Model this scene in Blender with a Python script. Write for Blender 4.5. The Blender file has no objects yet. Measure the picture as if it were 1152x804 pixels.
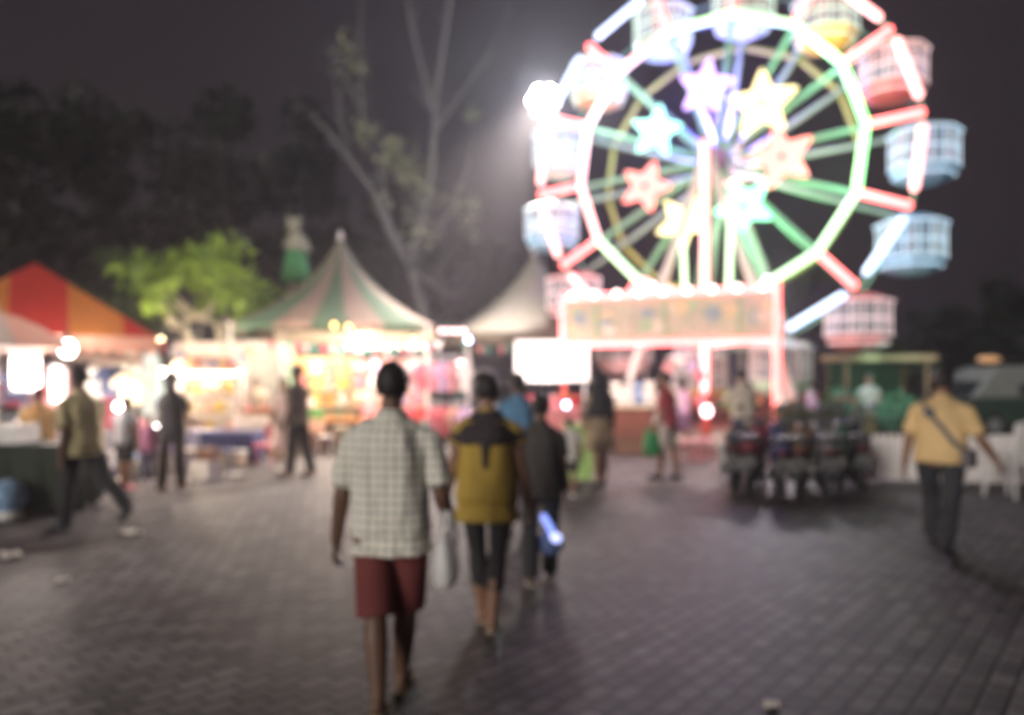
import bpy, bmesh, math, random
from mathutils import Vector, Matrix, noise
random.seed(11)
S = bpy.context.scene
COL = S.collection
R = math.radians
PI = math.pi

# ------------------------------------------------------------------ camera, sky, fill light, exposure
F = 900.0          # focal length in pixels of a 1152 wide frame
CAMZ = 1.6
HOR = 428.0
cam = bpy.data.cameras.new('camera')
camo = bpy.data.objects.new('camera', cam)
COL.objects.link(camo)
camo.location = (0, 0, CAMZ)
camo.rotation_euler = (R(90), 0, 0)
cam.sensor_width = 36.0
cam.lens = 36.0 * F / 1152.0
cam.shift_y = (HOR - 402.0) / 1152.0
cam.clip_end = 900
cam.clip_start = 0.05
cam.dof.use_dof = True
cam.dof.focus_distance = 1.05          # the picture is thrown out of focus
cam.dof.aperture_fstop = 1.85
cam.dof.aperture_blades = 0
S.camera = camo

W = bpy.data.worlds.new('World')
S.world = W
W.use_nodes = True
nt = W.node_tree
nt.nodes.clear()
wo = nt.nodes.new('ShaderNodeOutputWorld')
sky = nt.nodes.new('ShaderNodeTexSky')
sky.sky_type = 'NISHITA'
sky.sun_disc = False
sky.sun_elevation = R(-6)
sky.sun_rotation = R(200)
b1 = nt.nodes.new('ShaderNodeBackground')
b1.inputs['Strength'].default_value = 0.02
nt.links.new(sky.outputs[0], b1.inputs['Color'])
b2 = nt.nodes.new('ShaderNodeBackground')       # town glow on a cloudy night sky
b2.inputs['Color'].default_value = (0.0190, 0.0140, 0.0178, 1)
b2.inputs['Strength'].default_value = 1.0
ad = nt.nodes.new('ShaderNodeAddShader')
nt.links.new(b1.outputs[0], ad.inputs[0])
nt.links.new(b2.outputs[0], ad.inputs[1])
nt.links.new(ad.outputs[0], wo.inputs['Surface'])

sun = bpy.data.lights.new('fill_sun', 'SUN')  # fill from behind the camera, added to brighten backs and pale fronts
sun.energy = 2.0
sun.angle = R(20)
sun.color = (1.0, 0.93, 0.86)
suno = bpy.data.objects.new('fill_sun', sun)
COL.objects.link(suno)
suno.location = (-8, -10, 30)
suno.rotation_euler = (R(77), 0, R(-36))

S.view_settings.view_transform = 'Standard'
S.view_settings.look = 'None'
S.view_settings.exposure = 0.0
S.view_settings.gamma = 1.0
S.render.engine = 'CYCLES'
S.cycles.max_bounces = 5
S.cycles.diffuse_bounces = 3
S.cycles.glossy_bounces = 2
S.cycles.transmission_bounces = 3
S.cycles.volume_bounces = 0
S.cycles.sample_clamp_indirect = 4
S.cycles.use_denoising = True
S.cycles.use_light_tree = True

# ------------------------------------------------------------------ helpers
def at(px, D, py=None):
    """point at distance D in front of the camera that shows at photo pixel px (,py)"""
    z = 0.0 if py is None else CAMZ + (HOR - py) / F * D
    return Vector(((px - 576.0) / F * D, D, z))

MATS = {}
def mat(name, col, rough=0.6, metal=0.0, var=0.18, scale=6.0, bump=0.1, emit=None, es=0.0, spec=0.4, trans=0.0):
    if name in MATS:
        return MATS[name]
    m = bpy.data.materials.new(name)
    m.use_nodes = True
    n = m.node_tree.nodes
    l = m.node_tree.links
    p = n['Principled BSDF']
    p.inputs['Roughness'].default_value = rough
    p.inputs['Metallic'].default_value = metal
    p.inputs['Specular IOR Level'].default_value = spec
    tc = n.new('ShaderNodeTexCoord')
    nz = n.new('ShaderNodeTexNoise')
    nz.inputs['Scale'].default_value = scale
    nz.inputs['Detail'].default_value = 5
    l.new(tc.outputs['Object'], nz.inputs['Vector'])
    rp = n.new('ShaderNodeValToRGB')
    c = list(col[:3])
    rp.color_ramp.elements[0].position = 0.3
    rp.color_ramp.elements[1].position = 0.7
    rp.color_ramp.elements[0].color = [max(0, v * (1 - var)) for v in c] + [1]
    rp.color_ramp.elements[1].color = [min(1, v * (1 + var)) for v in c] + [1]
    l.new(nz.outputs['Fac'], rp.inputs['Fac'])
    l.new(rp.outputs['Color'], p.inputs['Base Color'])
    if bump:
        bp = n.new('ShaderNodeBump')
        bp.inputs['Strength'].default_value = bump
        bp.inputs['Distance'].default_value = 0.03
        l.new(nz.outputs['Fac'], bp.inputs['Height'])
        l.new(bp.outputs['Normal'], p.inputs['Normal'])
    if emit:
        p.inputs['Emission Color'].default_value = list(emit) + [1]
        p.inputs['Emission Strength'].default_value = es
    if trans:
        # thin cloth or leaf that lets some light through
        tr = n.new('ShaderNodeBsdfTranslucent')
        l.new(rp.outputs['Color'], tr.inputs['Color'])
        mx = n.new('ShaderNodeMixShader')
        mx.inputs['Fac'].default_value = trans
        l.new(p.outputs['BSDF'], mx.inputs[1])
        l.new(tr.outputs['BSDF'], mx.inputs[2])
        l.new(mx.outputs[0], n['Material Output'].inputs['Surface'])
    MATS[name] = m
    return m

def glow(name, col, s=1.0):
    """surface of a lamp: only used on things that give off light"""
    return mat(name, [min(0.8, 0.3 + 0.5 * c / max(col)) for c in col], 0.4, var=0.03, bump=0, emit=col, es=s)

class MB:
    def __init__(self):
        self.v = []; self.f = []; self.mi = []; self.cur = 0
    def add(self, vs, fs):
        o = len(self.v)
        self.v += [tuple(p) for p in vs]
        for f in fs:
            self.f.append([i + o for i in f]); self.mi.append(self.cur)
        return self
    def box(self, c, s, rz=0.0, rx=0.0, ry=0.0, taper=1.0):
        M = Matrix.Rotation(rz, 3, 'Z') @ Matrix.Rotation(ry, 3, 'Y') @ Matrix.Rotation(rx, 3, 'X')
        c = Vector(c)
        vs = []
        for z in (-.5, .5):
            t = taper if z > 0 else 1.0
            for x, y in ((-.5, -.5), (.5, -.5), (.5, .5), (-.5, .5)):
                vs.append(c + M @ Vector((x * s[0] * t, y * s[1] * t, z * s[2])))
        return self.add(vs, [(3, 2, 1, 0), (4, 5, 6, 7), (0, 1, 5, 4), (1, 2, 6, 5), (2, 3, 7, 6), (3, 0, 4, 7)])
    def loft(self, rings, cap=True):
        n = len(rings[0]); vs = []; fs = []
        for r in rings: vs += list(r)
        for i in range(len(rings) - 1):
            for j in range(n):
                k = (j + 1) % n
                fs.append((i * n + j, i * n + k, (i + 1) * n + k, (i + 1) * n + j))
        if cap:
            fs.append(tuple(reversed(range(n))))
            fs.append(tuple(range((len(rings) - 1) * n, len(rings) * n)))
        return self.add(vs, fs)
    def tube(self, p0, p1, r0, r1=None, n=10, cap=True):
        return self.path([p0, p1], [r0, r0 if r1 is None else r1], n, cap)
    def path(self, pts, rads, n=10, cap=True):
        pts = [Vector(p) for p in pts]
        rings = []
        up = None
        for i, p in enumerate(pts):
            a = pts[max(i - 1, 0)]; b = pts[min(i + 1, len(pts) - 1)]
            d = (b - a).normalized()
            if up is None:
                up = Vector((0, 0, 1)) if abs(d.z) < .9 else Vector((1, 0, 0))
            u = (up - d * up.dot(d))
            u = u.normalized() if u.length > 1e-6 else d.orthogonal().normalized()
            up = u
            w = d.cross(u)
            r = rads[i] if isinstance(rads, (list, tuple)) else rads
            rings.append([p + (u * math.cos(t) + w * math.sin(t)) * r for t in (2 * PI * j / n for j in range(n))])
        return self.loft(rings, cap)
    def caps(self, p0, p1, r0, r1, n=10, h=3):
        """tapered limb with rounded ends"""
        p0 = Vector(p0); p1 = Vector(p1); d = (p1 - p0)
        d = d.normalized() if d.length > 1e-6 else Vector((0, 0, 1))
        P = []; Q = []
        for i in range(h):
            a = PI / 2 * (1 - i / h) * .98
            P.append(p0 - d * r0 * math.sin(a)); Q.append(r0 * math.cos(a))
        P += [p0, p1]; Q += [r0, r1]
        for i in range(1, h + 1):
            a = PI / 2 * i / h * .98
            P.append(p1 + d * r1 * math.sin(a)); Q.append(r1 * math.cos(a))
        return self.path(P, Q, n)
    def ell(self, c, r, n=14, m=9, M=None):
        c = Vector(c); rings = []
        for i in range(m + 1):
            a = -PI / 2 * .985 + PI * .985 * i / m
            ring = []
            for j in range(n):
                t = 2 * PI * j / n
                q = Vector((r[0] * math.cos(a) * math.cos(t), r[1] * math.cos(a) * math.sin(t), r[2] * math.sin(a)))
                ring.append(c + (M @ q if M else q))
            rings.append(ring)
        return self.loft(rings)
    def lathe(self, prof, c=(0, 0, 0), n=20, cap=True):
        c = Vector(c)
        return self.loft([[c + Vector((r * math.cos(2 * PI * j / n), r * math.sin(2 * PI * j / n), z)) for j in range(n)] for r, z in prof], cap)
    def prism(self, poly, y0, y1):
        """outline in x,z pushed from y0 to y1"""
        a = [Vector((x, y0, z)) for x, z in poly]; b = [Vector((x, y1, z)) for x, z in poly]
        return self.loft([a, b])
    def build(self, name, m, parent=None, smooth=False, loc=None):
        me = bpy.data.meshes.new(name)
        me.from_pydata(self.v, [], self.f)
        ms = m if isinstance(m, (list, tuple)) else [m]
        for q in ms: me.materials.append(q)
        if len(ms) > 1: me.polygons.foreach_set('material_index', self.mi)
        bm = bmesh.new(); bm.from_mesh(me)
        bmesh.ops.recalc_face_normals(bm, faces=bm.faces)
        bm.to_mesh(me); bm.free()
        if smooth: me.polygons.foreach_set('use_smooth', [True] * len(me.polygons))
        o = bpy.data.objects.new(name, me)
        COL.objects.link(o)
        if parent: o.parent = parent
        if loc is not None: o.location = loc
        return o

def tag(o, label, cat, group=None):
    o['label'] = label; o['category'] = cat
    if group: o['group'] = group
    return o
def thing(name, label, cat, loc=(0, 0, 0), rz=0.0, group=None):
    o = bpy.data.objects.new(name, None)
    COL.objects.link(o)
    o.empty_display_size = .2
    o.location = loc; o.rotation_euler = (0, 0, rz)
    return tag(o, label, cat, group)
def kids(o): return [c for c in bpy.data.objects if c.parent == o]
def dup(root, loc, rz=None, label=None, group=None):
    def cp(o, par):
        c = o.copy(); COL.objects.link(c)
        if par: c.parent = par
        for ch in tree_of[o.name]: cp(bpy.data.objects[ch], c)
        return c
    tree_of = {}
    def walk(o):
        tree_of[o.name] = [k.name for k in kids(o)]
        for k in kids(o): walk(k)
    walk(root)
    r = cp(root, None)
    r.location = loc
    if rz is not None: r.rotation_euler = (0, 0, rz)
    if label: r['label'] = label
    if group: r['group'] = group
    return r
def struct(o): o['kind'] = 'structure'; return o
LAMP_K = 2.0
def lamp(parent, loc, energy, col, size=0.12, name='lamp_light'):
    l = bpy.data.lights.new(name, 'POINT')
    l.energy = energy * LAMP_K; l.color = col; l.shadow_soft_size = size
    o = bpy.data.objects.new(name, l); COL.objects.link(o)
    o.location = loc
    if parent: o.parent = parent
    return o

# ------------------------------------------------------------------ the setting
def ground_material():
    m = bpy.data.materials.new('block_paving'); m.use_nodes = True
    n = m.node_tree.nodes; l = m.node_tree.links; p = n['Principled BSDF']
    tc = n.new('ShaderNodeTexCoord')
    mp = n.new('ShaderNodeMapping'); mp.inputs['Rotation'].default_value = (0, 0, R(-52))
    l.new(tc.outputs['Object'], mp.inputs['Vector'])
    br = n.new('ShaderNodeTexBrick')
    br.inputs['Scale'].default_value = 1.0
    br.inputs['Brick Width'].default_value = 0.2
    br.inputs['Row Height'].default_value = 0.125
    br.inputs['Mortar Size'].default_value = 0.014
    br.inputs['Mortar Smooth'].default_value = 0.4
    br.inputs['Bias'].default_value = 0.0
    br.inputs['Color1'].default_value = (0.16, 0.146, 0.15, 1)
    br.inputs['Color2'].default_value = (0.045, 0.04, 0.042, 1)
    br.inputs['Mortar'].default_value = (0.012, 0.011, 0.011, 1)
    l.new(mp.outputs[0], br.inputs['Vector'])
    nz = n.new('ShaderNodeTexNoise'); nz.inputs['Scale'].default_value = 0.55; nz.inputs['Detail'].default_value = 6
    l.new(tc.outputs['Object'], nz.inputs['Vector'])
    rp = n.new('ShaderNodeValToRGB')
    rp.color_ramp.elements[0].position = .3; rp.color_ramp.elements[1].position = .72
    rp.color_ramp.elements[0].color = (.62, .6, .6, 1); rp.color_ramp.elements[1].color = (1.2, 1.18, 1.15, 1)
    l.new(nz.outputs['Fac'], rp.inputs['Fac'])
    mu = n.new('ShaderNodeMix'); mu.data_type = 'RGBA'; mu.blend_type = 'MULTIPLY'
    mu.inputs[0].default_value = 1.0
    l.new(br.outputs['Color'], mu.inputs[6]); l.new(rp.outputs['Color'], mu.inputs[7])
    l.new(mu.outputs[2], p.inputs['Base Color'])
    n2 = n.new('ShaderNodeTexNoise'); n2.inputs['Scale'].default_value = 30
    l.new(tc.outputs['Object'], n2.inputs['Vector'])
    b0 = n.new('ShaderNodeBump'); b0.inputs['Strength'].default_value = .35; b0.inputs['Distance'].default_value = .01
    l.new(n2.outputs['Fac'], b0.inputs['Height'])
    bp = n.new('ShaderNodeBump'); bp.inputs['Strength'].default_value = .9; bp.inputs['Distance'].default_value = .012
    bp.invert = True
    l.new(br.outputs['Fac'], bp.inputs['Height']); l.new(b0.outputs[0], bp.inputs['Normal'])
    l.new(bp.outputs[0], p.inputs['Normal'])
    p.inputs["Roughness"].default_value = .62
    p.inputs["Specular IOR Level"].default_value = .22
    return m

g = MB(); g.add([(-300, -60, 0), (300, -60, 0), (300, 500, 0), (-300, 500, 0)], [(0, 1, 2, 3)])
struct(g.build('paved_ground', ground_material()))

def grass_material():
    return mat('lawn', (0.05, 0.085, 0.03), .9, var=.5, scale=14, bump=.6)
g = MB(); g.add([(4.3, 13.2, .02), (60, 12.2, .02), (60, 60, .02), (9.5, 60, .02), (8.4, 22, .02)], [(0, 1, 2, 3, 4)])
struct(g.build('lawn', grass_material()))
k = MB()
k.box((31.9, 12.62, .06), (55.4, .14, .13), rz=-.018)
struct(k.build('kerb', mat('kerb_concrete', (.4, .37, .35), .8)))

# ------------------------------------------------------------------ trees
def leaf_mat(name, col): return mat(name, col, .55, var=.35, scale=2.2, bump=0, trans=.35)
def tree(label, loc, h, cr, nl, leafm, barkm, seed, group=None, trunk_r=.22, clumps=14, leaf=.2, base=.35, squash=.8, limbs=6, spread=1.0, name='leafy_tree', stems=1):
    rnd = random.Random(seed)
    t = thing(name, label, 'tree', loc, 0, group)
    tr = MB(); tips = []
    for s in range(stems):
        sx = (s - (stems - 1) / 2) * .35
        top = Vector((sx * 2.2 + rnd.uniform(-.06, .06) * h, rnd.uniform(-.05, .05) * h, h * (base + .2)))
        p = [Vector((sx, 0, 0)), Vector((sx * 1.3 + rnd.uniform(-.1, .1), rnd.uniform(-.1, .1), h * base * .5)), Vector((sx * 1.8, 0, h * base)), top]
        tr.path(p, [trunk_r * 1.25, trunk_r, trunk_r * .85, trunk_r * .45], 9)
        for i in range(limbs):
            a = 2 * PI * (i + rnd.random() * .6) / limbs
            q = p[2].lerp(p[3], rnd.random())
            e = Vector((math.cos(a) * cr * .62 * spread, math.sin(a) * cr * .62 * spread, h * rnd.uniform(base + .22, .88)))
            m_ = q.lerp(e, .5) + Vector((0, 0, -.05 * h))
            tr.path([q, m_, e], [trunk_r * .42, trunk_r * .25, trunk_r * .08], 6)
            tips.append(e)
    tr.build('trunk', barkm, t, True)
    cb = MB(); cs = []
    for i in range(clumps):
        if i < len(tips): c = tips[i]
        else:
            a = rnd.random() * 2 * PI; rr = cr * math.sqrt(rnd.random()) * .8
            c = Vector((math.cos(a) * rr, math.sin(a) * rr, h * (base + .15) + rnd.random() * h * (.8 - base)))
        cs.append((c, cr * rnd.uniform(.17, .36)))
    for i in range(nl):
        c, r = rnd.choice(cs)
        d = Vector((rnd.gauss(0, 1), rnd.gauss(0, 1), rnd.gauss(0, 1))).normalized() * r * rnd.random() ** .45
        d.z *= squash
        q = c + d
        s = leaf * rnd.uniform(.6, 1.3)
        u = Vector((rnd.gauss(0, 1), rnd.gauss(0, 1), rnd.gauss(0, .6))).normalized()
        w = u.orthogonal().normalized(); w.rotate(Matrix.Rotation(rnd.random() * 6.3, 3, u))
        v2 = u.cross(w)
        cb.add([q - w * s, q - v2 * s * .45 , q + w * s, q + v2 * s * .45], [(0, 1, 2, 3)])
    cb.build('crown', leafm, t)
    return t

bark_dark = mat('dark_bark', (.09, .075, .06), .9, bump=.5, scale=9)
bark_pale = mat('pale_bark', (.42, .38, .32), .85, bump=.4, scale=9)
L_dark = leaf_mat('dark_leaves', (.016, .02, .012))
L_mid = leaf_mat('mid_green_leaves', (.055, .085, .028))
L_lit = leaf_mat('fresh_green_leaves', (.24, .37, .06))
L_pale = leaf_mat('floodlit_pale_leaves', (.36, .36, .22))  # pale colour stands for floodlight falling on the leaf clumps

tree('young bright green tree with pale forked trunks between the two striped tents', at(230, 21.5), 5.35, 2.2, 1500, L_lit, bark_pale, 3, trunk_r=.14, clumps=26, leaf=.17, base=.42, squash=.75, name='young_tree', stems=2, limbs=5)
tree('low bushy green tree right beside the red and orange tent roof', at(128, 26), 5.9, 1.9, 1500, L_mid, bark_dark, 5, trunk_r=.16, clumps=16, leaf=.2, base=.35)
tree('dark green bushy tree showing through the lower wheel', at(868, 33), 7.6, 3.0, 2200, L_mid, bark_dark, 9, clumps=18, leaf=.26)
tree('dim round tree behind the brown roofed kiosk', at(1012, 34), 3.6, 1.9, 1500, L_mid, bark_dark, 12, clumps=12, leaf=.22, base=.25)
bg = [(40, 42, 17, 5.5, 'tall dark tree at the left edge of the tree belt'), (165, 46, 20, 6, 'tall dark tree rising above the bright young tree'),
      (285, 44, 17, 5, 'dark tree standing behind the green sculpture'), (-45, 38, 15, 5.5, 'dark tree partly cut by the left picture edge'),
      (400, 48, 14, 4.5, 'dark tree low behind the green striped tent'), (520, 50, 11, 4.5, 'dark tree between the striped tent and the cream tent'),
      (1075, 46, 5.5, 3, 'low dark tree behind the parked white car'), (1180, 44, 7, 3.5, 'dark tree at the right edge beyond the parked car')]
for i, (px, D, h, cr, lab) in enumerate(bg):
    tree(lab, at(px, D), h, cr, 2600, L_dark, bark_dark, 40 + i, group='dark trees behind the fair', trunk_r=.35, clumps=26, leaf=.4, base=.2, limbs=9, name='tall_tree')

def bare_tree():
    D = 33.0
    o = at(470, D)
    t = thing('bare_tree', 'tall sparse tree with long bare pale branches above the striped tent', 'tree', o)
    m = MB(); leaves = MB(); rnd = random.Random(4)
    def P(px, py, dy=0.0):
        q = at(px, D + dy, py) - o
        return q
    m.path([P(492, 470), P(482, 370, .3), P(462, 300, .4)], [.26, .22, .17], 10)
    branches = [
        ([(462, 300), (440, 262), (420, 215), (395, 182), (370, 150), (348, 126)], .2),
        ([(462, 300), (478, 240), (487, 185), (490, 120), (497, 70), (506, 5), (508, -60)], .22),
        ([(490, 130), (475, 80), (462, 25), (455, -40)], .12),
        ([(488, 150), (520, 105), (548, 65), (570, 20)], .09),
        ([(440, 262), (430, 200), (408, 130), (404, 60), (408, -20)], .12),
        ([(395, 182), (382, 130), (376, 80)], .09),
        ([(470, 300), (505, 240), (530, 180), (533, 135)], .1),
        ([(478, 240), (460, 200), (448, 165)], .08),
        ([(408, 130), (390, 90), (368, 60)], .06),
        ([(462, 300), (500, 330), (540, 330)], .08)]
    for pts, r in branches:
        ps = [P(x, y, rnd.uniform(-.5, .5)) for x, y in pts]
        m.path(ps, [r * (1 - .75 * i / (len(ps) - 1)) for i in range(len(ps))], 8)
        for k in range(7):
            i = rnd.randrange(1, len(ps)); q = ps[i - 1].lerp(ps[i], rnd.random())
            e = q + Vector((rnd.uniform(-1, 1), rnd.uniform(-1, 1), rnd.uniform(.2, 1.4)))
            m.path([q, q.lerp(e, .5) + Vector((.08, 0, -.05)), e], [.035, .025, .01], 5)
    m.build('trunk', mat('grey_bark', (.14, .13, .12), .9, bump=.5), t, True)
    for x, y, r, n in ((448, 180, .75, 150), (465, 195, .6, 110), (480, 215, .55, 60), (440, 165, .5, 60), (405, 75, .5, 40), (412, 150, .6, 60), (428, 225, .45, 40), (533, 130, .3, 60), (520, 235, .8, 60), (390, 60, .8, 50), (470, 260, .9, 60)):
        for k in range(n):
            q = P(x, y) + Vector((rnd.gauss(0, .5), rnd.gauss(0, .5), rnd.gauss(0, .5))) * r
            u = Vector((rnd.gauss(0, 1), rnd.gauss(0, 1), rnd.gauss(0, 1))).normalized(); w = u.orthogonal().normalized(); s = rnd.uniform(.1, .2)
            v2 = u.cross(w)
            leaves.add([q - w * s, q - v2 * s * .5, q + w * s, q + v2 * s * .5], [(0, 1, 2, 3)])
    leaves.build('crown', L_pale, t)
bare_tree()

# ------------------------------------------------------------------ lamps of the fair
white_paint = mat('white_paint', (.78, .76, .74), .45, var=.06)
steel = mat('grey_steel', (.38, .38, .4), .4, .6, var=.1)
dark_steel = mat('dark_steel', (.07, .07, .075), .5, .4)
black_rubber = mat('black_rubber', (.025, .025, .025), .8)
wood = mat('brown_wood', (.2, .11, .06), .7, scale=3)
dark_wood = mat('dark_wood', (.07, .04, .03), .7, scale=3)

def flood():
    p = at(612, 27.5)
    t = thing('floodlight', 'bright floodlight on a tall dark mast beside the big wheel', 'floodlight', p)
    z = 11.3
    m = MB(); m.lathe([(.2, 0), (.2, .1), (.11, .12), (.07, z - .2)], n=12); m.box((0, .08, z - .5), (1.0, .1, .1))
    m.build('mast', dark_steel, t)
    for i in range(7):  # head cluster enlarged so its white core stands in for bloom
        a = PI / 3 * i; rr_ = 0 if i == 6 else .36
        x, zz = rr_ * math.cos(a), z - .1 + rr_ * math.sin(a)
        h = MB(); h.path([(x, .12, zz + .05), (x, .04, zz + .02), (x, -.1, zz - .03)], [.1, .2, .22], 16); hd = h.build('lamp_head', dark_steel, t)
        q = MB(); q.path([(x, -.105, zz - .032), (x, -.13, zz - .042)], [.2, .18], 16); q.build('lens', glow('flood_lens', (1.0, .93, .9), 22), hd)
    lamp(t, (0, -.5, z - .1), 1500, (.90, .95, 1.0), .5)
    l = bpy.data.lights.new('flood_beam', 'SPOT'); l.energy = 38000; l.color = (1.0, .88, .78); l.spot_size = R(42); l.spot_blend = 1.0; l.shadow_soft_size = .5
    o = bpy.data.objects.new('flood_beam', l); COL.objects.link(o); o.parent = t; o.location = (0, -.6, z)
    d = Vector((-1.6, 15.8, 0)) - (p + Vector((0, -.6, z))); o.rotation_euler = d.to_track_quat('-Z', 'Y').to_euler()
flood()

def bulb(px, py, D, kind='warm', r=.06, label='', drop=.35, group=None, e=0):
    cols = {'warm': ((1.0, .78, .45), 14), 'white': ((1.0, .93, .88), 16), 'yellow': ((1.0, .62, .16), 7), 'pink': ((1.0, .6, .6), 7), 'blue': ((.55, .62, 1.0), 14)}
    p = at(px, D, py)
    t = thing('hanging_bulb', label, 'light bulb', p, 0, group)
    m = MB(); m.ell((0, 0, 0), (r, r, r * 1.15), 12, 8); m.build('globe', glow('bulb_' + kind, *cols[kind]), t, True)
    m = MB(); m.lathe([(.03, r * .95), (.035, r * 1.2), (.035, r * 1.2 + .08), (.012, r * 1.2 + .1)], n=10)
    m.tube((0, 0, r * 1.2 + .09), (0, 0, r * 1.2 + drop), .006, n=5); m.build('socket', dark_steel, t)
    if e: lamp(t, (0, 0, 0), e, (1.0, .8, .6) if kind == 'white' else cols[kind][0], r * 1.2)
    return t

# ------------------------------------------------------------------ tents
def cloth(name, col, tr=.3): return mat(name, col, .8, var=.06, scale=3, bump=.15, trans=tr)
c_green = cloth('green_canvas', (.10, .17, .11), .12); c_cream = cloth('cream_canvas', (.30, .22, .185), .1); c_red = cloth('red_canvas', (.72, .06, .045))
c_orange = cloth('orange_canvas', (.78, .28, .07)); c_salmon = cloth('salmon_canvas', (.75, .42, .33)); c_white = cloth('white_canvas', (.58, .55, .5))
c_grey = cloth('beige_canvas', (.55, .46, .42)); c_blue = cloth('blue_canvas', (.06, .09, .3)); c_yellow = cloth('yellow_canvas', (.75, .5, .12))

def pagoda(label, loc, rz, half, ze, za, mats, nst=16, name='pagoda_tent', val=.3, valm=None, conc=.5):
    t = thing(name, label, 'tent', loc, rz)
    m = MB(); per = 3; n = nst * per; rings = []
    K = 9
    for i in range(K + 1):
        s = i / K                                   # 0 eave .. 1 apex
        rr = half * ((1 - s) * (1 - conc) + conc * (1 - s) ** 2.3) + .05
        ring = []
        for j in range(n):
            a = 2 * PI * j / n + PI / 4
            ca, sa = math.cos(a), math.sin(a)
            pw = 5 - 3 * s
            k = (abs(ca) ** pw + abs(sa) ** pw) ** (-1 / pw)
            sag = -.10 * math.sin(s * PI) * abs(math.sin(2 * a)) ** 2
            ring.append((rr * k * ca, rr * k * sa, ze + (za - ze) * s + sag))
        rings.append(ring)
    vs = [p for r_ in rings for p in r_]
    for i in range(K):
        for j in range(n):
            m.cur = (j // per) % len(mats)
            kx = (j + 1) % n
            m.add([vs[i * n + j], vs[i * n + kx], vs[(i + 1) * n + kx], vs[(i + 1) * n + j]], [(0, 1, 2, 3)])
    m.build('roof', mats, t)
    v = MB()
    for j in range(n):
        kx = (j + 1) % n
        a, b = Vector(vs[j]), Vector(vs[kx])
        d = Vector((0, 0, val * (1 if j % 2 else .8))); d2 = Vector((0, 0, val * (.8 if j % 2 else 1)))
        v.cur = (j // per) % len(valm or mats)
        v.add([a, b, b - d2, a - d], [(0, 1, 2, 3)])
    v.build('valance', valm or mats, t)
    f = MB(); f.ell((0, 0, za + .08), (.07, .07, .16), 10, 6); f.build('finial', white_paint, t, True)
    for sx in (-1, 1):
        for sy in (-1, 1):
            k = half * .93
            p = MB(); p.tube((sx * k, sy * k, 0), (sx * k, sy * k, ze), .035, n=8); p.box((sx * k, sy * k, .015), (.2, .2, .03)); p.build('pole', white_paint, t)
    return t
pagoda('green and cream striped pagoda tent with pointed top', at(383, 21.5), R(6), 2.5, 2.98, 5.38, [c_green, c_cream], 20, valm=[c_green, c_cream], val=.2)
pagoda('plain cream pagoda tent with pointed top beside the big wheel', at(601, 24.5), R(14), 2.75, 2.9, 5.45, [cloth('pale_grey_canvas', (.2, .175, .135), .12)], 8)
def hip_tent():
    t = thing('market_tent', 'red and orange striped tent with a low pointed roof', 'tent', (-8.58, 14.4, 0), R(30))
    hx, hy, ze, za = 1.85, 1.6, 2.36, 3.72
    m = MB(); ap = Vector((0, 0, za)); mats = [c_red, c_orange]
    def strip(a, b, n, off):
        for i in range(n):
            m.cur = (i + off) % 2
            p = a.lerp(b, i / n); q = a.lerp(b, (i + 1) / n)
            for s in range(4):
                u, w = s / 4, (s + 1) / 4
                m.add([p.lerp(ap, u), q.lerp(ap, u), q.lerp(ap, w), p.lerp(ap, w)], [(0, 1, 2, 3)])
    c = [Vector((-hx, -hy, ze)), Vector((hx, -hy, ze)), Vector((hx, hy, ze)), Vector((-hx, hy, ze))]
    # the front face carries upright stripes, cut by the hips
    xs = [-1.85, -1.2, -.37, .5, 1.33, 1.85]
    for i in range(len(xs) - 1):
        m.cur = (i + 0) % 2
        xm = [xs[i], xs[i + 1]]
        def top(x):
            k = (x + hx) / hx if x < 0 else (hx - x) / hx
            return Vector((x, -hy * (1 - k), ze + (za - ze) * k))
        pts = [Vector((xm[0], -hy, ze)), Vector((xm[1], -hy, ze)), top(xm[1])]
        if xm[0] < 0 < xm[1]: pts.append(ap)
        pts.append(top(xm[0]))
        out = []
        for p in pts:
            if not out or (p - out[-1]).length > 1e-4: out.append(p)
        if (out[0] - out[-1]).length < 1e-4: out.pop()
        m.add(out, [tuple(range(len(out)))])
    strip(c[1], c[2], 5, 0); strip(c[2], c[3], 5, 1); strip(c[3], c[0], 5, 0)
    m.build('roof', mats, t)
    v = MB()
    for a, b in ((c[0], c[1]), (c[1], c[2]), (c[2], c[3]), (c[3], c[0])):
        for i in range(16):
            p = a.lerp(b, i / 16); q = a.lerp(b, (i + 1) / 16); mid = p.lerp(q, .5)
            d = Vector((0, 0, .22)); d2 = Vector((0, 0, .3))
            v.add([p, q, q - d, mid - d2, p - d], [(0, 1, 2, 3, 4)])
    v.build('valance', c_salmon, t)
    for sx in (-1, 1):
        for sy in (-1, 1):
            p = MB(); p.tube((sx * 1.75, sy * 1.5, 0), (sx * 1.75, sy * 1.5, ze), .035, n=8); p.build('pole', white_paint, t)
hip_tent()
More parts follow.
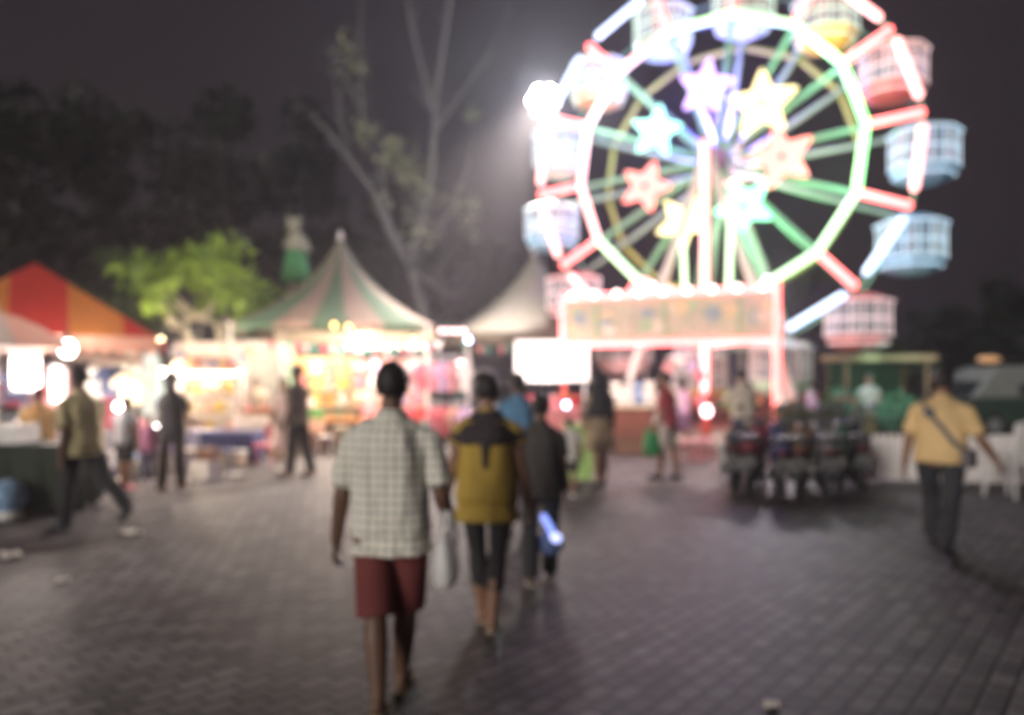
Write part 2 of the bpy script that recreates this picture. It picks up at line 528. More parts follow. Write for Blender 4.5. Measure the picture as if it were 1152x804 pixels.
def parasol(label, loc, r, ze, za, ms, name='parasol'):
    t = thing(name, label, 'parasol', loc)
    m = MB(); n = 8
    for j in range(n):
        m.cur = j % len(ms)
        for s in range(4):
            def P(jj, u):
                a = 2 * PI * jj / n; rr = r * (1 - u) + .02
                return (rr * math.cos(a), rr * math.sin(a), ze + (za - ze) * (1 - (1 - u) ** 1.5))
            m.add([P(j, s / 4), P(j + 1, s / 4), P(j + 1, (s + 1) / 4), P(j, (s + 1) / 4)], [(0, 1, 2, 3)])
    m.build('canopy', ms, t)
    p = MB(); p.tube((0, 0, 0), (0, 0, za + .1), .025, n=8); p.lathe([(.25, 0), (.25, .06), (.06, .1), (.05, .25)], n=14); p.build('pole', white_paint, t)
    rb = MB()
    for j in range(n):
        a = 2 * PI * j / n
        rb.tube((0, 0, za - .1), (r * .95 * math.cos(a), r * .95 * math.sin(a), ze - .02), .008, n=5)
    rb.build('rib', steel, t)
parasol('pale beige parasol over the stall at the left edge', at(-4, 10.4), .95, 2.02, 2.5, [c_grey, c_salmon])
parasol('small white parasol behind the man in the yellow shirt', at(108, 14.8), .75, 1.95, 2.3, [c_white])
parasol('small white parasol beside the pale feather flag', at(140, 15.8), .6, 1.9, 2.6, [c_white, c_grey])

def feather_flag():
    t = thing('feather_flag', 'tall pale blue feather flag beside the red and orange tent', 'flag', at(160, 15.0))
    m = MB(); m.path([(0, 0, 0), (0, 0, 1.6), (.02, 0, 2.1), (.12, 0, 2.35)], [.018, .015, .012, .008], 7); m.build('pole', steel, t)
    f = MB(); pts = []
    for i in range(9):
        u = i / 8; z = .55 + u * 1.8
        w = .42 * (1 - .75 * u ** 3)
        pts.append([(.03, .02 * math.sin(u * 9), z), (.03 + w * .5, .06 * math.sin(u * 7 + 1), z + .02), (.03 + w, .04 * math.sin(u * 6 + 2), z + .05)])
    for i in range(8):
        for j in range(2): f.add([pts[i][j], pts[i][j + 1], pts[i + 1][j + 1], pts[i + 1][j]], [(0, 1, 2, 3)])
    f.build('banner', cloth('pale_blue_cloth', (.5, .68, .75)), t, True)
feather_flag()

def striped_booth():
    t = thing('striped_booth', 'white booth with blue stripes and a dark red skirt behind the right sign post', 'booth', at(846, 23.5), R(-14))
    m = MB(); K = 12
    for j in range(K):
        m.cur = j % 2
        x0, x1 = -1.3 + 2.6 * j / K, -1.3 + 2.6 * (j + 1) / K
        m.box(((x0 + x1) / 2, 0, 1.75), ((x1 - x0), .06, 1.5))
    m.build('back_wall', [c_white, cloth('navy_canvas', (.08, .1, .22))], t)
    r = MB(); r.add([(-1.45, -1.1, 2.45), (1.55, -1.1, 2.45), (1.55, .1, 2.75), (-1.45, .1, 2.75)], [(0, 1, 2, 3)])
    r.build('roof', c_white, t)
    k = MB(); k.prism([(-1.3, 0), (2.5, 0), (1.6, 1.9), (1.35, 2.4), (1.3, .95), (-1.3, .95)], .06, .16); k.build('skirt', cloth('dark_red_cloth', (.16, .03, .04)), t)
    for x in (-1.35, 1.45):
        p = MB(); p.tube((x, -1.05, 0), (x, -1.05, 2.45), .03, n=8); p.build('pole', white_paint, t)
    c = MB(); c.box((0, -.6, .45), (2.4, .5, .9)); c.build('counter', mat('red_brown_boards', (.22, .05, .04), .6, scale=4), t)
striped_booth()

# ------------------------------------------------------------------ the big wheel
YAW = R(-25.6)
HUBZ = 7.16
def wheel():
    base = Vector((5.02, 20.0, 0))
    t = thing('ferris_wheel', 'big neon lit wheel with coloured stars and hanging baskets', 'ferris wheel', base, YAW)
    ri, ro = 3.52, 4.74
    N = 14; ph = R(57.0); dep = 1.7
    steel_g = mat('pale_green_steel', (.26, .52, .36), .4, .1, var=.08)
    steel_o = mat('olive_steel', (.45, .5, .12), .45, .1, var=.08)
    def pt(k, r, y=0.0):
        a = ph - 2 * PI * k / N
        return Vector((r * math.cos(a), y, HUBZ + r * math.sin(a)))
    tw = glow('tube_white', (2.6, 1.0, .95), 1.6)
    twb = glow('tube_cool', (1.0, 1.3, 1.9), 1.5)
    tr = glow('tube_red', (5.5, .75, .75), 1.0)
    tg = glow('tube_green', (1.0, 3.6, 1.1), 1.1)
    tgw = glow('tube_pale_green', (1.3, 2.2, 1.2), 1.1)
    # steel rings, front and back
    for nm, y, r, m in (('front_ring', .06, ri, steel_g), ('rear_ring', dep, ri * .95, steel_o)):
        b = MB()
        for k in range(N): b.tube(pt(k, r, y), pt(k + 1, r, y), .075, n=8)
        b.build(nm, m, t)
    for y, r in ((.06, ro), (dep, ro)):
        b = MB()
        for k in range(N): b.tube(pt(k, r, y), pt(k + 1, r, y), .035, n=8)
        b.build('outer_ring', steel_g, t)
    for y, r, m in ((.06, ro, steel_g), (dep, ro, mat('pale_steel', (.36, .5, .42), .4, .1))):
        for k in range(N):
            b = MB(); a = Vector((0, .35 if y < 1 else dep - .35, HUBZ)); d = (pt(k, 1, 0) - Vector((0, 0, HUBZ)))
            b.tube(a + d * .25, pt(k, r, y), .085, .065, n=8); b.build('spoke', m, t)
    for k in range(N):
        b = MB(); b.tube(pt(k, ri, .06), pt(k, ri * .95, dep), .03, n=6); b.build('cross_bar', steel_g, t)
        b = MB(); b.tube(pt(k, ro, .06), pt(k, ro, dep), .04, n=8); b.build('cross_bar', steel_g, t)
    # light tubes on the front
    for k in range(N):
        a, b_ = pt(k, ri, -.06), pt(k + 1, ri, -.06)
        b = MB(); b.caps(a.lerp(b_, .06), a.lerp(b_, .94), .094, .094, 10)
        b.build('light_tube', [tg, tg, tg, tgw, tgw, tgw, tw, tgw, tw, tw, tw, tw, tgw, tgw][k], t, True)
        a, b_ = pt(k, ri + .12, -.06), pt(k, ro - .08, -.06)
        b = MB(); b.caps(a, b_, .094, .094, 10); b.build('light_tube', tr, t, True)
        a, b_ = pt(k, ro, -.06), pt(k + 1, ro, -.06)
        b = MB(); b.caps(a.lerp(b_, .17), a.lerp(b_, .8), .096, .096, 10); b.build('light_tube', twb if k in (3, 4, 10, 11, 12) else tw, t, True)
    # hub and axle
    h = MB()
    Mx = Matrix.Rotation(R(-90), 3, 'X')
    def disc(mb, y0, y1, r): mb.loft([[Vector((r * math.cos(2 * PI * j / 20), y, HUBZ + r * math.sin(2 * PI * j / 20))) for j in range(20)] for y in (y0, y1)])
    disc(h, .25, .45, .34); disc(h, dep - .45, dep - .25, .34); disc(h, -.75, dep + .9, .11)
    h.build('hub', mat('hub_paint', (.3, .16, .3), .45), t)
    # stars
    stars = [(793, 98, .72, (1.9, 1.1, 3.2), (.35, .15, 1.0), 'purple white star'), (858, 117, .86, (2.6, 2.1, .9), (1.0, .85, .3), 'yellow star'), (880, 177, .80, (3.2, .62, .5), (1.0, .2, .15), 'large red star'),
             (837, 232, .76, (.75, 3.0, 1.7), (.15, 1.0, .45), 'green star'), (768, 250, .72, (2.6, 2.2, 1.0), (1, .85, .4), 'pale yellow star'), (726, 210, .70, (3.0, .6, .5), (1.0, .2, .15), 'small red star'), (738, 148, .70, (.8, 2.6, 2.2), (.2, 1.0, .8), 'cyan star')]
    Rinv = Matrix.Rotation(-YAW, 3, 'Z')
    for i, (px, py, rs, ec, lc, lab) in enumerate(stars):
        # intersection of the sight line with the star plane, local y = -0.32
        cx, sx = math.cos(YAW), math.sin(YAW)
        best = None
        d = Vector(((px - 576) / F, 1, (HOR - py) / F)); o = Vector((0, 0, CAMZ))
        n_ = Vector((-sx, cx, 0)); q0 = base + n_ * -.32
        s = (q0 - o).dot(n_) / d.dot(n_)
        L = Rinv @ (o + d * s - base)
        poly = []
        rot = .12 + i * .21
        for j in range(60):                              # five straight sided points with rounded tips
            a = 2 * PI * j / 60
            u = abs(((a * 5 / (2 * PI)) % 1.0) * 2 - 1)          # 1 at a tip, 0 in a notch
            u = 1 - u
            th = (1 - u) * PI / 5                                # angle from the tip
            ro_, rn_ = 1.08, .48
            q = ro_ * rn_ * math.sin(PI / 5) / (rn_ * math.sin(PI / 5 - th) + ro_ * math.sin(th))
            rr = rs * min(q, .98)
            poly.append((L.x + rr * math.cos(a + rot + PI / 5), L.z + rr * math.sin(a + rot + PI / 5)))
        b = MB(); b.prism(poly, L.y - .05, L.y + .05)
        so = b.build('star', glow("star_glow_%d" % i, ec, .85), t); so['label'] = lab
        c = MB(); c.loft([[Vector((L.x + .07 * math.cos(2 * PI * j / 12), y, L.z + .07 * math.sin(2 * PI * j / 12))) for j in range(12)] for y in (L.y - .09, L.y - .045)])
        c.build('boss', dark_steel, so)
        br = MB(); br.tube((L.x, L.y + .05, L.z), (L.x * .97, .3, HUBZ + (L.z - HUBZ) * .97), .03, n=6); br.build('bracket', steel, so)
        lamp(so, (L.x, L.y + .55, L.z), (160 if i == 0 else 34 if i == 3 else 16), lc, .15)
    lamp(t, (-.1, .8, HUBZ + 1.25), 420, (.22, .12, 1.0), .15)
    lamp(t, (1.6, .8, HUBZ - 1.7), 45, (.2, 1.0, .4), .15)
    lamp(t, (.75, .7, HUBZ - .1), 70, (1.0, .25, .35), .15)
    # baskets
    gm = {'blue': mat('sky_blue_paint', (.3, .55, .75), .4), 'white': white_paint, 'red': mat('red_gondola_paint', (.6, .16, .13), .4), 'yellow': mat('yellow_paint', (.75, .5, .08), .4), 'green': mat('mint_paint', (.45, .7, .5), .4), 'orange': mat('orange_paint', (.75, .4, .2), .4), 'pink': mat('pink_paint', (.7, .4, .42), .4)}
    sch = {0: ('yellow', 'orange'), 1: ('red', 'orange'), 2: ('blue', 'blue'), 3: ('blue', 'blue'), 4: ('red', 'red'), 5: ('green', 'white'), 6: ('yellow', 'white'), 7: ('pink', 'white'), 8: ('pink', 'red'), 9: ('blue', 'white'), 10: ('white', 'blue'), 11: ('orange', 'white'), 12: ('green', 'white'), 13: ('green', 'yellow')}
    frosted = bpy.data.materials.new('frosted_sheet'); frosted.use_nodes = True
    fn = frosted.node_tree.nodes; fl = frosted.node_tree.links
    tp = fn.new('ShaderNodeBsdfTransparent'); mxs = fn.new('ShaderNodeMixShader'); tl = fn.new('ShaderNodeBsdfTranslucent'); tl.inputs['Color'].default_value = (.6, .68, .75, 1)
    m2_ = fn.new('ShaderNodeMixShader'); fn['Principled BSDF'].inputs['Base Color'].default_value = (.6, .7, .78, 1); fn['Principled BSDF'].inputs['Roughness'].default_value = .5
    nz_ = fn.new('ShaderNodeTexNoise'); nz_.inputs['Scale'].default_value = 3; rm_ = fn.new('ShaderNodeMapRange'); rm_.inputs['To Min'].default_value = .4; rm_.inputs['To Max'].default_value = .75
    fl.new(nz_.outputs['Fac'], rm_.inputs['Value']); fl.new(rm_.outputs[0], m2_.inputs['Fac'])
    fl.new(fn['Principled BSDF'].outputs[0], mxs.inputs[1]); fl.new(tl.outputs[0], mxs.inputs[2]); mxs.inputs['Fac'].default_value = .5
    fl.new(tp.outputs[0], m2_.inputs[1]); fl.new(mxs.outputs[0], m2_.inputs[2]); fl.new(m2_.outputs[0], fn['Material Output'].inputs['Surface'])
    led = {'cool': glow('led_cool', (.62, .85, 1.0), 1.0), 'rose': glow('led_rose', (1.0, .72, .74), .9), 'mint': glow('led_mint', (.7, 1.0, .82), .9)}
    kind = {0: 'mint', 1: 'rose', 2: 'cool', 3: 'cool', 4: 'rose', 8: 'rose', 9: 'cool', 10: 'cool', 12: 'mint', 13: 'mint'}
    for k in range(N):
        p = pt(k, ro, dep * .5); x, y, z = p
        ca, cb = sch[k]
        n = 8
        b = MB(); b.lathe([(.42, z - 1.72), (.66, z - 1.64), (.84, z - 1.44), (.9, z - 1.28), (.86, z - 1.28), (.8, z - 1.42), (.6, z - 1.58), (.1, z - 1.62)], (x, y, 0), n)
        bo = b.build('gondola', gm[ca], t); bo['label'] = '%s basket with %s roof' % (ca, cb)
        r = MB(); r.lathe([(.9, z - .36), (.95, z - .28), (.6, z - .12), (.1, z), (.03, z + .04)], (x, y, 0), n); r.build('roof', gm[cb], bo)
        bars = MB()
        for j in range(n):
            a = 2 * PI * j / n
            bars.tube((x + .88 * math.cos(a), y + .88 * math.sin(a), z - 1.28), (x + .88 * math.cos(a), y + .88 * math.sin(a), z - .34), .028, n=6)
        for zz in (z - 1.275, z - .35):
            bars.path([(x + .88 * math.cos(2 * PI * j / n), y + .88 * math.sin(2 * PI * j / n), zz) for j in range(n + 1)], .022, 6)
        bars.build('cage', white_paint, bo)
        st = MB()
        for j in range(n):
            for zz, rr in ((z - 1.52, .82), (z - 1.28, .93), (z - .32, .98), (z - .82, .91)):
                a, a2 = 2 * PI * j / n, 2 * PI * (j + 1) / n
                st.tube((x + rr * math.cos(a), y + rr * math.sin(a), zz), (x + rr * math.cos(a2), y + rr * math.sin(a2), zz), .026, n=6)
        for j in range(n * 2):
            a = 2 * PI * (j + .5) / n / 2
            c_ = math.cos(PI / n) if j % 2 == 0 else .97
            st.tube((x + .91 * math.cos(a), y + .91 * math.sin(a), z - 1.28), (x + .91 * math.cos(a), y + .91 * math.sin(a), z - .34), .016, n=5)
        st.build('led_strip', white_paint if k in (5, 6, 7) else led[kind.get(k, 'mint')], bo)
        pn = MB(); pn.lathe([(.85, z - 1.29), (.85, z - .35)], (x, y, 0), n, False); pn.build('side_panel', frosted, bo)
        se = MB(); se.lathe([(.3, z - 1.57), (.5, z - 1.3), (.74, z - 1.22), (.74, z - 1.16), (.45, z - 1.2), (.25, z - 1.5)], (x, y, 0), n); se.build('seat', gm[cb], bo)
        for ob in [bo] + kids(bo):
            if ob.type == 'MESH':
                for v_ in ob.data.vertices: v_.co = p + (v_.co - p) * .83
    # stand: A-frames front and back, lit column, deck
    for y in (-.72, dep + .75):
        b = MB(); b.tube((0, y, HUBZ), (2.3, y * 1.25, .3), .1, .12, n=8); b.tube((0, y, HUBZ), (-2.3, y * 1.25, .3), .1, .12, n=8); b.build('stand_leg', white_paint, t)
    b = MB(); b.tube((0, -.8, .3), (0, -.8, HUBZ + .3), .13, n=10); b.build('column', mat('column_red', (.5, .06, .05), .4), t)
    b = MB(); b.caps((0, -.96, 1.35), (0, -.96, HUBZ + .1), .09, .09); b.build('light_tube', glow('column_tube', (2.6, 1.1, 1.05), 1.3), t, True)
    b = MB(); b.caps((.55, -.85, 3.75), (.6, -.85, 5.9), .07, .07); b.build('light_tube', tgw, t, True)
    b = MB(); b.caps((-.5, -.85, 3.8), (-.55, -.85, 5.0), .06, .06); b.build('light_tube', tgw, t, True)
    # sign board with red tubes round it
    x0, x1, z0, z1, yb = -3.59, 1.68, 2.58, 3.66, -1.0
    m = bpy.data.materials.new('painted_mural'); m.use_nodes = True
    n = m.node_tree.nodes; l = m.node_tree.links
    tc = n.new('ShaderNodeTexCoord'); nz = n.new('ShaderNodeTexNoise'); nz.inputs['Scale'].default_value = 1.5; nz.inputs['Detail'].default_value = 6
    mp = n.new('ShaderNodeMapping'); mp.inputs['Scale'].default_value = (.9, 1, 2.0); l.new(tc.outputs['Object'], mp.inputs[0]); l.new(mp.outputs[0], nz.inputs['Vector'])
    rp = n.new('ShaderNodeValToRGB'); cr = rp.color_ramp
    cr.elements[0].position = .3; cr.elements[0].color = (.16, .24, .15, 1); cr.elements[1].position = .75; cr.elements[1].color = (.38, .26, .2, 1)
    for ps, c_ in ((.42, (.48, .38, .3, 1)), (.5, (.36, .34, .26, 1)), (.58, (.42, .4, .25, 1)), (.66, (.52, .4, .36, 1))):
        e = cr.elements.new(ps); e.color = c_
    l.new(nz.outputs['Color'], rp.inputs['Fac']); l.new(rp.outputs['Color'], n['Principled BSDF'].inputs['Base Color'])
    b = MB(); b.box(((x0 + x1) / 2, yb, (z0 + z1) / 2), (x1 - x0, .1, z1 - z0)); sb = b.build('sign_board', m, t)
    rs_ = random.Random(8)
    for i in range(6):
        w_ = (x1 - x0) / 6; xa = x0 + w_ * i; q = MB()
        q.box((xa + .03, yb - .06, (z0 + z1) / 2), (.06, .03, z1 - z0 - .06)); q.build('divider', mat(['cream_trim', 'green_trim'][i % 2], [(.5, .45, .33), (.2, .36, .2)][i % 2], .5), sb)
        for kk in range(3):
            q = MB(); cx_, cz_ = xa + w_ * rs_.uniform(.25, .8), z0 + (z1 - z0) * rs_.uniform(.25, .75); n_p = 6 + kk
            q.prism([(cx_ + rs_.uniform(.12, .26) * math.cos(2 * PI * j / n_p), cz_ + rs_.uniform(.1, .24) * math.sin(2 * PI * j / n_p)) for j in range(n_p)], yb - .062 - .004 * kk, yb - .048)
            q.build('painted_motif', mat('motif_%d' % ((i + kk) % 4), [(.3, .42, .25), (.55, .42, .25), (.22, .28, .32), (.6, .5, .42)][(i + kk) % 4], .5), sb)
    for a, c_ in (((x0, z1 + .06), (x1, z1 + .06)), ((x0, z0 - .06), (x1, z0 - .06)), ((x0, z0), (x0, z1))):
        q = MB(); q.caps((a[0], yb - .1, a[1]), (c_[0], yb - .1, c_[1]), .075, .075); q.build('light_tube', tr, sb, True)
    for i in range(9):
        q = MB(); xx = x0 + (x1 - x0) * (i + .5) / 9; q.ell((xx, yb - .16, z1 + .1), (.09, .09, .09), 10, 6); q.build('bulb', glow('sign_bulb', (1, .9, .8), 5), sb, True)
    for xx in (x0, x1):
        q = MB(); q.tube((xx, yb, .0), (xx, yb, z1 + .2), .07, n=8); q.build('sign_post', mat('column_red', (.5, .06, .05)), t)
    q = MB(); q.caps((x1, yb - .12, .7), (x1, yb - .12, z1 + .15), .09, .09); q.build('light_tube', glow('post_tube', (3.6, .55, .5), 1.0), t, True)
    for xx, en, tx in ((-1.2, 450, -3.0), (1.5, 850, 1.2)):      # spots added on top of the board to light the right-hand paving
        hd = MB(); hd.path([(xx, yb, z1 + .34), (xx, yb - .3, z1 + .22)], [.07, .11], 12); hd = hd.build('fill_spot', dark_steel, sb)
        q = MB(); q.path([(xx, yb - .3, z1 + .22), (xx, yb - .315, z1 + .214)], [.095, .09], 12); q.build('lens', glow("fill_lens", (1.0, .9, 1.0), 5), hd)
        l = bpy.data.lights.new('fill_beam', 'SPOT'); l.energy = en; l.color = (.97, .88, 1.0); l.spot_size = R(84); l.spot_blend = 1.0; l.shadow_soft_size = .25
        o = bpy.data.objects.new('fill_beam', l); COL.objects.link(o); o.parent = hd; o.location = (xx, yb - .36, z1 + .2)
        o.rotation_euler = (Vector((tx, -8.0, 0)) - Vector((xx, yb - .36, z1 + .2))).to_track_quat('-Z', 'Y').to_euler()
    q = MB(); q.box((-.3, 1.0, .17), (7.4, 3.6, .34)); q.build('deck', mat('pale_deck_boards', (.5, .42, .38), .7, scale=2), t)
    rl = MB()
    for xx in [-3.9 + 7.2 * i / 24 for i in range(25)]:
        rl.tube((xx, -.75, .34), (xx, -.75, 1.2), .016, n=6)
    for zz in (.5, 1.2): rl.tube((-3.9, -.75, zz), (3.3, -.75, zz), .028, n=6)
    rl.build('railing', mat('railing_red', (.36, .07, .06), .5), t)
    # point lights added for what the tubes throw on deck, spokes and baskets
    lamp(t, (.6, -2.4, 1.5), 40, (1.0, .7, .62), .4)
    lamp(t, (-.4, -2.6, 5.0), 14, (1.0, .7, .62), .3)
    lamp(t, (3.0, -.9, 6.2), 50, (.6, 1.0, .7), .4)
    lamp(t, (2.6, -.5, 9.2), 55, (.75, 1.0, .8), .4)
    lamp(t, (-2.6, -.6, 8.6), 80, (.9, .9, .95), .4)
wheel()

# ------------------------------------------------------------------ stalls and goods
def table(label, loc, w, d, h, topm, legm, clothm=None, name='market_table', rz=0.0, drop=.5, group=None):
    t = thing(name, label, 'table', loc, rz, group)
    m = MB(); m.box((0, 0, h - .02), (w, d, .04)); m.build('table_top', topm, t)
    for sx in (-1, 1):
        for sy in (-1, 1):
            q = MB(); q.tube((sx * (w / 2 - .05), sy * (d / 2 - .05), 0), (sx * (w / 2 - .05), sy * (d / 2 - .05), h - .04), .022, n=7); q.build('leg', legm, t)
    if clothm:
        c = MB(); W2, D2 = w / 2 + .02, d / 2 + .02; n = 48; top = []; bot = []
        for j in range(n):
            a = 2 * PI * j / n + .01
            k = 1 / max(abs(math.cos(a)), abs(math.sin(a)))
            x, y = math.cos(a) * k * W2, math.sin(a) * k * D2
            f = 1 + .05 * math.sin(j * 2.1)
            top.append((x, y, h + .004)); bot.append((x * f, y * f + .02 * math.sin(j * 1.7), h - drop * (1 + .05 * math.sin(j))))
        c.add(top, [tuple(range(n))]); c.loft([top, bot], False); c.build('table_cloth', clothm, t)
    return t
def crate_of(label, loc, w, d, h, boxm, fruitm, seed, name='produce_crate', cat='crate', group=None, r=.05, rz=0):
    t = thing(name, label, cat, loc, rz, group); rnd = random.Random(seed)
    b = MB(); b.box((0, 0, .01), (w, d, .02))
    for sx in (-1, 1): b.box((sx * (w / 2 - .01), 0, h / 2 + .02), (.02, d, h))
    for sy in (-1, 1): b.box((0, sy * (d / 2 - .01), h / 2 + .02), (w - .044, .02, h))
    b.build('box', boxm, t)
    f = MB()
    for i in range(int(w * d / (r * r) * .38)):
        f.ell((rnd.uniform(-w / 2 + r, w / 2 - r), rnd.uniform(-d / 2 + r, d / 2 - r), h * .75 + rnd.uniform(0, r)), (r, r, r * .9), 8, 5)
    f.build('fill', fruitm, t, True)
    return t
def plush(label, loc, s, m, m2, rz=0, group=None, hang=0.0, cat='plush toy', name='plush_toy'):
    t = thing(name, label, cat, loc, rz, group)
    b = MB(); b.ell((0, 0, .3 * s), (.2 * s, .17 * s, .24 * s), 12, 8); b.ell((0, -.02 * s, .62 * s), (.17 * s, .16 * s, .16 * s), 12, 8)
    b.build('body', m, t, True)
    for sx in (-1, 1):
        q = MB(); q.ell((sx * .13 * s, 0, .77 * s), (.06 * s, .035 * s, .06 * s), 8, 6); q.build('ear', m, t, True)
        q = MB(); q.caps((sx * .15 * s, -.04 * s, .43 * s), (sx * .27 * s, -.12 * s, .28 * s), .06 * s, .05 * s, 8); q.build('arm', m, t, True)
        q = MB(); q.caps((sx * .1 * s, -.08 * s, .12 * s), (sx * .14 * s, -.27 * s, .07 * s), .075 * s, .07 * s, 8); q.build('leg', m, t, True)
    q = MB(); q.ell((0, -.16 * s, .59 * s), (.07 * s, .05 * s, .05 * s), 8, 6); q.build('muzzle', m2, t, True)
    if hang:
        q = MB(); q.tube((0, 0, .77 * s), (0, 0, .77 * s + hang), .006, n=5); q.build('string', dark_steel, t)
    return t
def bag_hang(label, loc, s, m, group=None, hang=.3, name='candy_bag', cat='candy bag'):
    """a puffed bag tied at the neck, hung on a string"""
    t = thing(name, label, cat, loc, 0, group)
    b = MB(); b.lathe([(.05 * s, 0), (.16 * s, .05 * s), (.2 * s, .2 * s), (.17 * s, .38 * s), (.05 * s, .48 * s), (.025 * s, .5 * s), (.06 * s, .56 * s)], n=12); b.build('bag', m, t, True)
    q = MB(); q.tube((0, 0, .5 * s), (0, 0, .5 * s + hang), .006, n=5); q.build('string', dark_steel, t)
    return t
def shirt_hang(label, loc, m, rz=0, group=None, s=1.0):
    t = thing('hanging_shirt', label, 'shirt', loc, rz, group)
    o = [(-.2, 0), (.2, 0), (.21, .42), (.36, .32), (.42, .44), (.22, .64), (.08, .68), (0, .64), (-.08, .68), (-.22, .64), (-.42, .44), (-.36, .32), (-.21, .42)]
    b = MB(); b.prism([(x * s, z * s) for x, z in o], -.025, .025); b.build('cloth', m, t)
    h = MB(); h.path([(-.18 * s, 0, .62 * s), (0, 0, .7 * s), (.18 * s, 0, .62 * s)], .008, 5); h.path([(0, 0, .7 * s), (.02, 0, .76 * s), (0, 0, .8 * s)], .006, 5); h.build('hanger', steel, t)
    return t
def bucket(label, loc, r, h, m, name='bucket', cat='bucket', group=None):
    t = thing(name, label, cat, loc, 0, group)
    b = MB(); b.lathe([(r * .8, 0), (r, h), (r * 1.05, h), (r * 1.05, h - .03), (r * .98, h - .03), (r * .94, h - .02), (r * .76, .02)], n=18); b.build('body', m, t, True)
    q = MB(); q.path([(r * math.cos(a), 0, h - .02 - r * .7 * math.sin(a)) for a in [PI * i / 10 for i in range(11)]], .007, 5); q.build('handle', steel, t)
    return t
def stool(label, loc, m, h=.45, group=None):
    t = thing('plastic_stool', label, 'stool', loc, .3, group)
    b = MB(); b.lathe([(.19, h - .05), (.2, h - .02), (.17, h), (.02, h + .005)], n=18); b.build('seat', m, t, True)
    for k in range(4):
        a = PI / 4 + PI / 2 * k
        q = MB(); q.tube((.14 * math.cos(a), .14 * math.sin(a), h - .03), (.2 * math.cos(a), .2 * math.sin(a), 0), .022, .018, 7); q.build('leg', m, t)
    return t
def bottle(label, loc, m, group=None):
    t = thing('drink_bottle', label, 'bottle', loc, 0, group)
    b = MB(); b.lathe([(.035, 0), (.037, .02), (.037, .15), (.015, .2), (.015, .23)], n=12); b.build('body', m, t, True)
    q = MB(); q.lathe([(.018, .231), (.018, .255)], n=10); q.build('cap', white_paint, t)
    return t

P = {n: mat('goods_' + n, c, .55, var=.15, scale=8) for n, c in dict(pink=(.8, .35, .38), rose=(.75, .16, .22), white=(.8, .78, .75), red=(.6, .06, .05), blue=(.2, .35, .62), navy=(.05, .07, .16), teal=(.12, .45, .38), green=(.12, .32, .08),
     lime=(.4, .62, .2), yellow=(.8, .58, .12), orange=(.8, .32, .08), peach=(.8, .5, .36), lilac=(.55, .42, .65), black=(.03, .03, .035), brown=(.2, .1, .06), cream=(.75, .66, .5)).items()}

# glowing food cart in the middle of the left stalls
def food_cart():
    o = at(238, 16.6); t = thing('food_cart', 'brightly lit peach food cart with glass sides and a round top', 'food cart', o, R(6))
    w, d = 1.15, .7
    b = MB(); b.box((0, 0, .35), (w, d, .3)); b.build('base', P['peach'], t)
    for sx in (-1, 1):
        q = MB(); q.lathe([(.17, -.02), (.17, .02)], n=18); q = MB(); q.loft([[Vector((sx * .35 + .0, -d / 2 + y, .2)) + Vector((.19 * math.cos(a), 0, .19 * math.sin(a))) for a in [2 * PI * j / 18 for j in range(18)]] for y in (-.03, -.075)]); q.build('wheel', black_rubber, t)
    c = MB()
    for sx in (-1, 1):
        for sy in (-1, 1): c.box((sx * (w / 2 - .02), sy * (d / 2 - .02), 1.15), (.04, .04, 1.3))
    c.build('frame', white_paint, t)
    for i, z in enumerate((.52, .92, 1.32)):
        s = MB(); s.box((0, 0, z), (w - .1, d - .1, .03)); s.build('shelf', P['cream'], t)
    r = MB(); r.box((0, 0, 1.84), (w + .2, d + .2, .08)); r.loft([[(x * (w + .2) / 2, (d + .2) / 2 * -1, 1.88 + .22 * math.sqrt(max(0, 1 - x * x))) for x in [-1 + 2 * i / 12 for i in range(13)]], [(x * (w + .2) / 2, (d + .2) / 2, 1.88 + .22 * math.sqrt(max(0, 1 - x * x))) for x in [-1 + 2 * i / 12 for i in range(13)]]])
    r.build('canopy', P['peach'], t)
    q = MB(); q.caps((-w / 2 + .12, -.1, 1.74), (w / 2 - .12, -.1, 1.74), .04, .04); q.build('light_tube', glow('cart_tube', (1.3, 1.0, .85), 5), t, True)
    lamp(t, (0, -.15, 1.6), 30, (1.0, .78, .6), .15)
    lamp(t, (0, -.15, 1.1), 15, (1.0, .75, .55), .12)
    k = 0
    for z in (.535, .935, 1.335):
        for i in range(5):
            q = bag_hang('%s snack bag on the %s shelf of the lit food cart, place %d' % (['cream', 'peach', 'pale yellow'][k % 3], {.535: 'bottom', .935: 'middle', 1.335: 'top'}[z], i + 1), o + Matrix.Rotation(R(6), 3, 'Z') @ Vector((-.42 + .21 * i, -.15, z)), .52, P[['cream', 'peach', 'yellow'][k % 3]], 'snack bags in the food cart', .02, 'snack_bag', 'snack bag')
            k += 1
food_cart()
def tablecloth_mat(n, c): return cloth(n, c, .05)
table('table under a navy blue cloth beside the lit food cart', at(262, 15.6), 1.0, .7, .62, wood, steel, tablecloth_mat('navy_cloth', (.05, .06, .16)))
table('table under a white and pale blue cloth left of the navy table', at(230, 15.9), .45, .6, .62, wood, steel, tablecloth_mat('pale_violet_cloth', (.6, .6, .78)))
table('produce table with a green top behind the strolling couple', at(296, 18.6), 1.15, .7, .8, P['green'], steel, tablecloth_mat('white_cloth', (.7, .66, .64)), drop=.35)
gx = at(296, 18.6)
for i, (dx, fm, w_) in enumerate(((-.38, 'rose', 'rose red'), (0, 'red', 'bright red'), (.38, 'orange', 'orange'))):
    crate_of('crate of %s fruit on the green topped table' % w_, gx + Vector((dx, -.05, .81)), .34, .5, .12, wood, P[fm], 60 + i, group='fruit crates on the green table')
